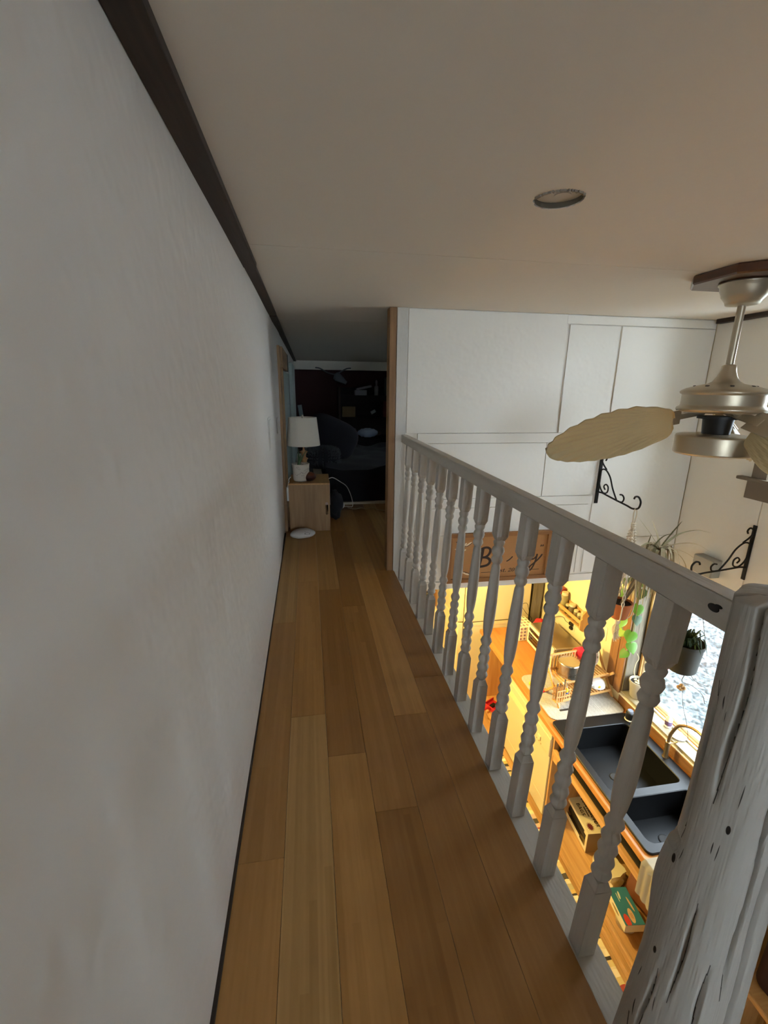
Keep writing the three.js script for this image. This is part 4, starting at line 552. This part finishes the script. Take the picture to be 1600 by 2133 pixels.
// ------------------------------------------------------------------ on the worktop
{
  const t = thing('toaster_oven', 'stainless steel toaster oven on the worktop', 'toaster oven', [2.70, CT, -4.17]);
  for (const [a, b] of [[-1, -1], [1, -1], [1, 1], [-1, 1]]) part('foot', cyl(.014, .012, .02, a * .12, .01, b * .24, 12), BLACK, t);
  part('housing', bx(-.155, .02, -.29, .165, .265, .29, .018), STEEL, t); part('front_frame', merge([bx(-.178, .02, -.285, -.156, .05, .285, .006), bx(-.178, .23, -.285, -.156, .262, .285, .006), bx(-.178, .0505, -.285, -.156, .2295, -.262, .006), bx(-.178, .0505, .14, -.156, .2295, .285, .006)]), CREAM, t);
  const d = part('glass_door', bx(-.172, .051, -.261, -.16, .229, .139, .003), M(0x15110d, .15, { clearcoat: .6 }), t); part('door_handle', merge([tube([[-.19, .205, -.24], [-.2, .205, -.2], [-.2, .205, .08], [-.19, .205, .12]], .008, 20)]), CREAM, d); part('rack_line', merge([.09, .13].map((y) => bx(-.1735, y, -.25, -.172, y + .006, .13))), STEEL, d);
  for (const y of [.19, .135, .08]) part('knob', cyl(.016, .018, .02).rotateZ(1.57).translate(-.188, y, .21), STEEL, t);
  single('floral_bread_box', 'white box printed with purple flowers between the refrigerator and the toaster oven', 'box', bx(-.1, 0, -.13, .1, .19, .13, .01), M(0xffffff, .6, { map: canvasTex(256, 256, (c) => { c.fillStyle = '#f1e7cc'; c.fillRect(0, 0, 256, 256); for (let i = 0; i < 16; i++) { const x = 30 + (i % 4) * 62, y = 30 + Math.floor(i / 4) * 62; c.fillStyle = ['#86506b', '#6b4a70', '#a0705a', '#5d6b3a'][i % 4]; for (let k = 0; k < 6; k++) { c.beginPath(); c.ellipse(x + 13 * Math.cos(k), y + 13 * Math.sin(k), 9, 6, k, 0, 7); c.fill(); } } }) }), [2.53, CT, -4.62], .05);
  single('red_cloth', 'red cloth bundled behind the toaster oven', 'cloth', (() => { const g = new THREE.SphereGeometry(.085, 28, 18), p = g.attributes.position, n = noise2(16, 29); for (let i = 0; i < p.count; i++) { const s = 1 + .5 * (n(p.getX(i) * 40 + 8, p.getZ(i) * 40 + 8) - .5); p.setXYZ(i, p.getX(i) * s, p.getY(i) * s * 1.0, p.getZ(i) * s * .8); } g.computeVertexNormals(); return g; })(), M(0xc0262f, .8), [2.78, CT + .10, -4.64]);
  single('black_cord', 'black cord looping up beside the refrigerator', 'cord', tube([[2.78, -2.955, -4.75], [2.72, -2.8, -4.78], [2.66, -2.62, -4.8], [2.6, -2.64, -4.8], [2.66, -2.75, -4.79], [2.75, -2.84, -4.78], [2.62, -2.88, -4.79], [2.5, -2.87, -4.8]], .003, 60, 6), BLACK);
  const o = thing('wall_outlet', 'cream outlet with a black plug above the toaster oven', 'outlet', [XR - .006, -2.62, -4.20]); part('plate', bx(0, -.065, -.045, .006, .065, .045, .003), CREAM, o); part('plug', bx(-.03, .0, -.03, 0, .04, .03, .006), BLACK, o); part('plug', bx(-.028, -.045, -.02, 0, -.012, .03, .006), BLACK, o); part('cord', tube([[-.028, .02, 0], [-.05, .03, -.05], [-.03, .03, -.14], [-.02, -.05, -.3], [-.03, -.2, -.4]], .003, 30, 6), BLACK, o);
  const o2 = thing('switch_plate', 'cream double switch plate on the wall above the dish rack', 'switch plate', [XR - .006, -2.40, -3.70]); part('plate', bx(0, -.075, -.075, .006, .075, .075, .003), CREAM, o2); for (const z of [-.035, .035]) part('rocker', bx(-.005, -.04, z - .018, 0, .04, z + .018, .002), CREAM, o2);
}
{
  const t = thing('spice_rack', 'wooden wall rack with a front rail holding spice jars', 'spice rack', [XR - .002, -2.50, -4.2]); const Z0 = -.36, Z1 = .27;
  part('shelf_board', grain(bx(-.105, .0, Z0, 0, .018, Z1 - .001, .002), 'z'), PINE, t); part('front_rail', grain(bx(-.107, .055, Z0, -.092, .095, Z1 - .001, .003), 'z'), PINE, t); part('back_rail', grain(bx(-.012, .1, Z0, 0, .15, Z1 - .001, .003), 'z'), PINE, t);
  const side = [[0, -.03], [-.07, -.03], [-.105, -.008], [-.11, .02], [-.11, .10], [-.095, .115], [-.085, .125], [-.095, .14], [-.09, .17], [-.06, .205], [-.03, .22], [-.02, .25], [0, .265]];
  for (const z of [Z0 - .018, Z1]) part('side_panel', grain(prism(side, .018).translate(0, 0, z), 'y'), PINE, t);
  const jar = (x, z, r, h, c, lab, lid = 0xcdbb93) => { const j = thing('spice_jar', lab, 'jar', [x, -2.482, z], 0, 'spice jars on the wall rack'); part('jar_body', lathe([[0, 0], [r, 0], [r * 1.02, .01], [r * 1.02, h * .78], [r * .85, h * .86], [r * .82, h * .9], [0, h * .9]], 20), M(c, .25, { clearcoat: .5 }), j); part('lid', cyl(r * .9, r * .9, h * .16, 0, h * .93, 0, 20), M(lid, .4), j); };
  const zs = [[-4.50, .032, .13, 0x4b3a1e, 'dark spice jar at the far end of the wooden wall rack'], [-4.42, .034, .17, 0x3b2d16, 'tall dark jar second from the far end of the spice rack'], [-4.335, .040, .22, 0x8d8254, 'tallest glass jar of dried herbs on the spice rack'], [-4.25, .03, .11, 0x2d2413, 'short jar right behind the tallest herb jar on the rack'], [-4.17, .038, .15, 0x5c4d2b, 'wide lidded jar in the middle of the spice rack'], [-4.09, .027, .12, 0x7c6f4e, 'small jar second from the near end of the spice rack'], [-4.025, .026, .11, 0x8b7d58, 'small jar at the near end of the spice rack'], [-3.965, .022, .17, 0xa79e85, 'slim pale grinder at the near side panel of the spice rack']];
  for (const [z, r, h, c, lab] of zs) jar(XR - .056, z, r, h, c, lab);
  single('red_tin', 'red tin on top of the jars at the far end of the spice rack', 'tin', bx(-.035, 0, -.05, .035, .07, .05, .006), M(0x8e2a16, .4), [XR - .05, -2.482 + .171, -4.43]);
}
{
  const map = dataTex(256, 256, (u, v) => { const q = 165 + 22 * Math.sign(Math.sin(v * 6.283 * 24)) * (nPl(u * 30, v * 60) > .35 ? 1 : .2); return [q, q * .97, q * .9]; }, true, 3, 3);
  single('drying_mat', 'ribbed beige drying mat with rounded corners beside the sink', 'mat', grain(prism(roundRect(2.135, 3.165, 2.90, 3.835, .07), .006, .003).rotateX(-Math.PI / 2).translate(0, CT + .004, 0), 'x'), M(0xffffff, .95, { map, bumpMap: map, bumpScale: .003 }));
}
{
  // two-tier folding rack of bamboo slats; long side along x, front towards +z
  const t = thing('dish_rack', 'two-tier folding bamboo dish rack standing on the drying mat', 'dish rack', [2.575, CT + .013, -3.47], .12); const R = PINE, W = .30;
  const bar = (x0, y0, z0, x1, y1, z1) => grain(bx(x0, y0, z0, x1, y1, z1, .002), 'x');
  for (const [y0, z0, y1, z1] of [[.0, .13, .40, -.15], [.0, -.13, .27, .12]]) for (const s of [-1, 1]) { const len = Math.hypot(y1 - y0, z1 - z0), a = Math.atan2(z1 - z0, y1 - y0); part('leg', grain(bx(-.008, 0, -.012, .008, len, .012, .002).rotateX(a).translate(s * W + (y1 > .3 ? .009 : -.009) * s, y0, z0), 'y'), R, t); }
  for (const [y, z, dz] of [[.07, .12, -.18], [.22, .07, -.2]]) {        // the two shelves: a front bar, a back bar and cross slats
    part('front_bar', bar(-W + .02, y, z, W - .02, y + .02, z + .012), R, t); part('back_bar', bar(-W + .02, y, z + dz, W - .02, y + .02, z + dz + .012), R, t);
    for (let i = 0; i < 17; i++) { const x = -W + .035 + i * (2 * W - .07) / 16; part('slat', grain(bx(x - .006, y + .006, z + dz + .0125, x + .006, y + .022, z - .0005, .001), 'z'), R, t); }
  }
  part('back_top_bar', bar(-W + .02, .385, -.155, W - .02, .405, -.14), R, t); part('back_low_bar', bar(-W + .02, .235, -.145, W - .02, .255, -.131), R, t);
  for (let i = 0; i < 17; i++) { const x = -W + .035 + i * (2 * W - .07) / 16; part('slat', grain(bx(x - .006, .2555, -.149, x + .006, .3845, -.138, .001), 'y'), R, t); }
  const at = (x, y, z) => { const c = Math.cos(.12), s = Math.sin(.12); return [2.575 + x * c + z * s, CT + .013 + y, -3.47 - x * s + z * c]; };
  const pot = thing('steel_pot', 'stainless steel cooking pot upside down on the top tier of the dish rack', 'pot', at(-.115, .243, -.035)); part('pot_body', lathe([[0, .135], [.095, .135], [.104, .13], [.108, .12], [.108, .012], [.112, .004], [.112, 0], [.104, 0], [.102, .02], [.1, .115], [0, .12]].slice().reverse(), 48), M(0xb5aa98, .22, { metalness: .95 }), pot); part('handle', tube([[-.06, .02, .1], [-.05, .025, .135], [.05, .025, .135], [.06, .02, .1]], .007, 24), BLACK, pot);
  const bowl = single('red_bowl', 'red bowl tipped among the plates on the top tier of the dish rack', 'bowl', lathe([[0, 0], [.04, 0], [.075, .025], [.105, .065], [.108, .068], [.104, .068], [.07, .03], [0, .008]], 40).rotateX(-1.1), M(0xc4202f, .3, { clearcoat: .4 }), at(.10, .33, -.09)); bowl.rotation.y = -.5;
  const plate = (n, lab, p, ry, tex) => { const o = thing(n, lab, 'plate', p, ry, 'plates standing in the dish rack'); part('plate_body', lathe([[0, 0], [.055, 0], [.065, .006], [.1, .016], [.103, .019], [.1, .02], [.062, .011], [0, .005]], 48).rotateX(-1.32).rotateY(Math.PI / 2), WHITEWARE, o); for (let k = 0; k < 7; k++) part('painted_flower', new THREE.SphereGeometry(.016, 12, 8).scale(1, .12, .7).translate(.074 * Math.cos(k * .9), .0145, .074 * Math.sin(k * .9)).rotateX(-1.32).rotateY(Math.PI / 2), M(k % 2 ? tex : 0xd39a22, .4), o); };
  plate('dinner_plate', 'plate painted with orange flowers standing on the top tier behind the red bowl', at(.17, .348, -.08), -.25, 0x7a3b1a); plate('dinner_plate', 'pale plate with a green rim standing at the right end of the top tier', at(.225, .345, -.07), -.2, 0x5d7040);
  const mug = thing('white_mug', 'white mug lying on the lower tier of the dish rack', 'mug', at(.05, .132, .03), -.35); part('mug_body', lathe([[0, -.05], [.036, -.05], [.04, -.045], [.04, .05], [.037, .05], [.036, -.04], [0, -.042]], 32).rotateX(1.25), WHITEWARE, mug); part('handle', new THREE.TorusGeometry(.032, .007, 10, 28, Math.PI).scale(1, 1.15, 1).rotateZ(-1.57).rotateX(1.25).translate(.038, 0, 0), WHITEWARE, mug);
  const wb = thing('white_bowl', 'white bowl with a small flower lying upside down on the lower tier', 'bowl', at(.19, .094, .03), 0); part('bowl_body', lathe([[.085, 0], [.083, .02], [.07, .05], [.045, .068], [.03, .07], [.03, .074], [0, .074]], 40), WHITEWARE, wb); part('painted_flower', new THREE.SphereGeometry(.014, 12, 8).scale(1, 1, .2).rotateY(0).translate(-.02, .03, .079), M(0xcfae2c, .4), wb);
  const ch = thing('cutlery_holder', 'bamboo slatted cutlery holder hooked to the left end of the dish rack', 'cutlery holder', at(-.28, .06, .10), .12); part('base', bar(-.075, 0, -.03, .075, .008, .03), R, ch); for (let i = 0; i < 6; i++) for (const z of [-.03, .026]) part('slat', grain(bx(-.073 + i * .027, .008, z, -.061 + i * .027, .13, z + .005, .001), 'y'), R, ch); for (const y of [.06, .125]) for (const z of [-.036, .031]) part('band', bar(-.078, y, z, .078, y + .014, z + .005), R, ch);
  for (let i = 0; i < 5; i++) { const p = at(-.335 + i * .027, .07, .10), o = thing('utensil', ['silver fork in the cutlery holder', 'silver spoon in the cutlery holder beside the fork', 'wooden spoon in the cutlery holder', 'butter knife in the cutlery holder', 'teaspoon at the right end of the cutlery holder'][i], ['fork', 'spoon', 'spoon', 'knife', 'spoon'][i], p, i, 'utensils in the cutlery holder'); part('handle', bx(-.004, 0, -.002, .004, .15, .002, .001), i === 2 ? PINE : STEEL, o); part('head', i === 3 ? bx(-.007, .15, -.001, .007, .22, .001) : new THREE.SphereGeometry(.016, 14, 10).scale(.8, 1.5, .3).translate(0, .17, 0), i === 2 ? PINE : STEEL, o); }
  const br = thing('dish_brush', 'dish brush with a yellow and blue head leaning in the cutlery holder', 'brush', at(-.245, .07, .105), 0); part('handle', tube([[0, 0, 0], [.005, .08, .004], [.0, .16, .02]], .006, 14), VINYL, br); part('head', new THREE.SphereGeometry(.022, 18, 12).scale(.7, 1.3, .5).translate(0, .115, .024), M(0xe8b820, .4), br, 'yellow head'); part('band', new THREE.SphereGeometry(.02, 18, 12).scale(.75, .6, .5).translate(.004, .088, .026), M(0x24407c, .4), br, 'blue band');
  single('red_scraper', 'red scraper lying on the mat at the left of the dish rack', 'scraper', bx(-.09, 0, -.02, .09, .014, .02, .006), M(0xc42a33, .4), [2.22, CT + .011, -3.55], .25); single('yellow_sponge', 'yellow sponge on the mat behind the red scraper', 'sponge', bx(-.045, 0, -.03, .045, .032, .03, .008), M(0xd9b638, .9), [2.21, CT + .011, -3.67], .3);
  single('paring_knife', 'dark bladed knife lying under the front of the dish rack', 'knife', prism([[0, 0], [.16, .0], [.19, .015], [.15, .024], [0, .022]], .002).rotateX(-Math.PI / 2), M(0x5d5b58, .3, { metalness: .7 }), [2.27, CT + .013, -3.26], .05);
}
{
  const t = thing('sill_plant_pot', 'grey plant pot with a large drooping leaf on the kitchen window sill', 'potted plant', [3.005, -2.8195, -3.20]);
  part('pot', lathe([[0, 0], [.05, 0], [.058, .008], [.078, .15], [.083, .155], [.083, .175], [.078, .178], [.072, .17], [.07, .15], [0, .15]], 36), M(0x9d9584, .7), t); part('soil', cyl(.07, .07, .01, 0, .152, 0), SOIL, t);
  const s = new THREE.Shape(); s.moveTo(0, 0); s.bezierCurveTo(.07, -.02, .075, -.1, .02, -.19); s.bezierCurveTo(.01, -.2, -.005, -.2, -.012, -.19); s.bezierCurveTo(-.07, -.11, -.06, -.02, 0, 0); const g = new THREE.ShapeGeometry(s, 12), p = g.attributes.position; for (let i = 0; i < p.count; i++) p.setZ(i, -.3 * Math.abs(p.getX(i)) - 1.2 * p.getY(i) ** 2); g.computeVertexNormals();
  const l = part('leaf', g, LEAF, t); l.position.set(-.0, .20, .09); l.rotation.set(-.5, -.4, .25); part('stem', tube([[0, .15, 0], [.0, .21, .04], [0, .20, .09]], .004, 12), LEAF, t); part('stem', tube([[.0, .15, 0], [-.05, .25, -.02], [-.03, .34, -.04], [.0, .38, -.05], [-.02, .43, -.06]], .003, 24), M(0xb8a986, .7), t); part('stem', tube([[.01, .15, .02], [.05, .25, .09], [.075, .34, .13]], .004, 16), M(0x5d2740, .6), t); const l2 = part('leaf', g, M(0x93596c, .6, { side: THREE.DoubleSide, transmission: .3 }), t); l2.position.set(.07, .36, .13); l2.rotation.set(.3, -1, 2.6); l2.scale.setScalar(.45);
  for (let i = 0; i < 12; i++) part('dead_leaf', new THREE.SphereGeometry(.012, 8, 6).scale(1.4, .4, 1).rotateY(i).translate(.05 * Math.cos(i * 2.4) * rnd(), .16, .05 * Math.sin(i * 2.4) * rnd()), LEAFDRY, t);
  single('pink_ornament', 'small pale pink ornament on the window sill beside the plant pot', 'ornament', lathe([[0, 0], [.03, 0], [.04, .03], [.03, .06], [.018, .075], [.022, .09], [.012, .105], [0, .108]], 24), M(0xc9aea6, .5), [2.985, -2.8195, -3.03]);
  const b = thing('sill_bottle', 'small white bottle with a purple label on the window sill', 'bottle', [3.0, -2.8195, -2.80]); part('bottle_body', lathe([[0, 0], [.026, 0], [.028, .01], [.028, .08], [.014, .1], [.014, .115], [0, .115]], 20), M(0xe4dfdc, .3), b); part('label_band', cyl(.0285, .0285, .04, 0, .045, 0, 20), M(0x5a4466, .5), b);
  single('sill_dish', 'shallow white dish on the window sill near the faucet', 'dish', lathe([[0, 0], [.04, 0], [.06, .016], [.062, .018], [.058, .018], [.04, .006], [0, .004]], 32), WHITEWARE, [2.995, -2.8195, -2.68]);
}
// ------------------------------------------------------------------ under the sink, and the floor
{
  const W = 512, top = canvasTex(W, 256, (c, w, h) => { c.fillStyle = '#e3d3a6'; c.fillRect(0, 0, w, h); c.fillStyle = '#8b6b45'; c.fillRect(70, 8, 330, 74); c.fillStyle = '#1f130b'; c.font = 'bold 70px sans-serif'; c.fillText('CONTRACTOR', 62, 92, 380); c.font = 'bold 66px sans-serif'; c.fillText('BAGS', 125, 196, 190); c.fillStyle = '#5b4630'; c.font = 'bold 26px sans-serif'; c.fillRect(180, 108, 130, 16); c.fillStyle = '#5e1612'; c.beginPath(); for (let i = 0; i < 32; i++) { const r = i % 2 ? 34 : 60, a = i / 32 * 6.283; c.lineTo(430 + r * Math.cos(a), 178 + r * .85 * Math.sin(a)); } c.fill(); c.fillStyle = '#a73a2c'; c.beginPath(); c.arc(20, 150, 14, 0, 7); c.fill(); });
  const t = thing('contractor_bag_box', 'opened cardboard box of contractor bags on the shelf under the sink', 'box', [2.40, KF + .0855, -2.87], -.08);
  const CARD = M(0x8a6f46, .85), PRN = M(0xe3d3a6, .8), w = .085, d = .20, h = .215;
  const tg = new THREE.BoxGeometry(2 * w, .004, 2 * d), uvA = tg.attributes.uv, nA = tg.attributes.normal, pA = tg.attributes.position; for (let i = 0; i < uvA.count; i++) uvA.setXY(i, (pA.getZ(i) + d) / (2 * d), (pA.getX(i) + w) / (2 * w));
  part('top_panel', tg, M(0xffffff, .8, { map: top }), t).position.y = h; part('bottom_panel', bx(-w, 0, -d, w, .004, d), CARD, t); part('back_panel', bx(w - .004, .004, -d, w, h - .002, d), CARD, t); for (const s of [-1, 1]) part('end_panel', bx(-w, .004, s * d, w - .0045, h - .002, s * d - s * .004), CARD, t);
  part('front_lip', merge([bx(-w - .001, .004, -d + .0045, -w + .003, .05, d - .12), bx(-w - .001, .004, d - .12, -w + .003, .035, d - .0045), bx(-w - .001, .035, d - .03, -w + .003, h - .003, d - .0045), bx(-w - .001, h - .05, d - .06, -w + .003, h - .003, d - .0305), bx(-w - .001, h - .028, -d + .0045, -w + .003, h - .003, d - .0605)]), PRN, t);
  part('bag_roll', new THREE.CylinderGeometry(.07, .07, 2 * d - .02, 20).rotateX(Math.PI / 2).translate(.0, .09, 0), M(0x17160e, .5), t, 'black rolled bags inside');
  single('paper_bag', 'cream paper bag standing crumpled on the shelf under the sink', 'bag', (() => { const g = new THREE.BoxGeometry(.16, .16, .2, 8, 8, 8), p = g.attributes.position, n = noise2(16, 39); for (let i = 0; i < p.count; i++) p.setXYZ(i, p.getX(i) + .03 * (n(p.getY(i) * 30 + 9, p.getZ(i) * 30 + 9) - .5), p.getY(i), p.getZ(i) + .03 * (n(p.getY(i) * 25 + 9, p.getX(i) * 25 + 4) - .5)); const q = g.toNonIndexed(); q.computeVertexNormals(); return q; })(), M(0xe2d2a4, .8), [2.36, KF + .167, -2.46], .2);
  single('brown_package', 'brown and red paper package leaning at the back of the sink shelf', 'package', bx(-.08, 0, -.13, .08, .26, .13, .02).rotateZ(-.3), M(0x7c4a26, .7), [2.50, KF + .115, -2.22], .2);
  single('clear_bag', 'crumpled brownish plastic bag beside the teal box', 'bag', (() => { const g = new THREE.SphereGeometry(.12, 28, 18), p = g.attributes.position, n = noise2(16, 49); for (let i = 0; i < p.count; i++) { const s = 1 + .5 * (n(p.getX(i) * 40 + 8, p.getZ(i) * 40 + 8) - .5); p.setXYZ(i, p.getX(i) * s, p.getY(i) * s, p.getZ(i) * s); } g.computeVertexNormals(); return g; })(), M(0x6d5a3c, .35), [2.56, KF + .20, -1.9]);
  const bt = thing('teal_box', 'teal printed box with a cream front edge tilted on the sink shelf', 'box', [2.285, KF + .155, -2.16], -.12);
  const lab = canvasTex(256, 256, (c) => { c.fillStyle = '#2f7078'; c.fillRect(0, 0, 256, 256); c.fillStyle = '#c8a06f'; c.beginPath(); c.ellipse(196, 120, 50, 34, .2, 0, 7); c.fill(); c.beginPath(); c.ellipse(120, 60, 52, 12, -.2, 0, 7); c.fill(); c.fillStyle = '#a9713f'; c.fillRect(178, 104, 40, 8); c.fillRect(178, 120, 36, 8); c.fillStyle = '#c13a26'; c.beginPath(); c.ellipse(226, 200, 44, 36, 0, 0, 7); c.fill(); c.fillStyle = '#d8cfa6'; c.beginPath(); c.ellipse(56, 150, 30, 12, .3, 0, 7); c.fill(); c.fillRect(40, 176, 60, 8); });
  const tg2 = new THREE.BoxGeometry(.15, .003, .26), u2 = tg2.attributes.uv, p2 = tg2.attributes.position; for (let i = 0; i < u2.count; i++) u2.setXY(i, (p2.getZ(i) + .13) / .26, (p2.getX(i) + .075) / .15);
  const body = part('box_body', bx(-.075, 0, -.13, .075, .072, .13, .002), M(0xe9dcae, .8), bt), lid = part('lid', tg2, M(0xffffff, .6, { map: lab }), bt); lid.position.set(0, .0745, 0); part('hand_hole', new THREE.SphereGeometry(.02, 16, 8).scale(.08, .6, 2.4).translate(-.0755, .042, .0), M(0x9a8755, .8), bt);
  single('white_tub', 'low white tub under the teal box on the sink shelf', 'tub', lathe([[0, 0], [.07, 0], [.078, .06], [.08, .066], [0, .066]], 24), M(0xcabf9d, .6), [2.285, KF + .0855, -2.13]);
  single('dish_towel', 'grey dish towel draped over the worktop edge near the log post', 'towel', (() => { const g = new THREE.PlaneGeometry(.28, .42, 30, 40), p = g.attributes.position; for (let i = 0; i < p.count; i++) { const x = p.getX(i), v = p.getY(i) + .21, w = .012 * Math.sin(x * 60); let X, Y; if (v < .26) { X = -.012 - Math.abs(w) * .9; Y = v - .26; } else { X = (v - .26); Y = .012 + Math.abs(w) * .2; } p.setXYZ(i, X, Y, x); } g.computeVertexNormals(); return g; })(), M(0x8f8674, .95, { side: THREE.DoubleSide }), [2.066, CT + .003, -1.75]);
}
{
  const t = thing('striped_rug', 'striped rag rug in cream, black, yellow and red on the kitchen floor', 'rug', [1.49, KF + .004, -2.2]);
  const cols = [0xd2bd84, 0x3a342b, 0xe4d8b0, 0xcfae62, 0x9a4030, 0xd9c99a, 0xe2d49a, 0xc9a98a, 0xb7a975, 0x4a443a, 0xe7dcb8, 0xcdb878], n = noise2(64, 23);
  const edge = (x, z) => z + .016 * (n(x * 7 + 60, z * 5 + 200) - .5) + .006 * (n(x * 50 + 60, z * 30 + 200) - .5);
  let z = -1.7; const rows = {}; while (z < 2.2) { const w = rr(.012, .05), c = cols[Math.floor(rnd() * cols.length)]; const g = new THREE.BoxGeometry(1.16, .012, w, 90, 1, 1), p = g.attributes.position; for (let i = 0; i < p.count; i++) { const x = p.getX(i), e = p.getZ(i) > 0 ? z + w : z; p.setZ(i, edge(x, e)); p.setY(i, p.getY(i) + .005 * (n(x * 40 + 60, e * 60 + 200) - .5)); } (rows[c] ??= []).push(g.translate(0, .006, 0)); z += w; }
  for (const [c, l] of Object.entries(rows)) { const g = merge(l); g.computeVertexNormals(); part('woven_stripe', g, M(+c, .95), t); }
}
// ------------------------------------------------------------------ the kitchen lamp under the loft
{
  const t = thing('kitchen_ceiling_lamp', 'warm glowing ceiling lamp under the loft floor', 'ceiling lamp', [.95, KC, -3.95]);
  part('base', lathe([[0, 0], [.09, 0], [.09, -.018], [.06, -.03], [0, -.03]], 32), NICKEL, t);
  part('bulb', lathe([[0, -.03], [.02, -.032], [.045, -.07], [.055, -.1], [.045, -.135], [.02, -.152], [0, -.155]], 24), M(0xfff0d0, .4, { emissive: new THREE.Color().setRGB(...KITCHEN_COLOR), emissiveIntensity: 3 }), t);
  const l = new THREE.PointLight(new THREE.Color().setRGB(...KITCHEN_COLOR), KITCHEN_LIGHT, 0, 2); l.position.set(.95, KC - .1, -3.95); l.castShadow = true; l.shadow.radius = 2; scene.add(l);
}
renderer.render(scene, camera);
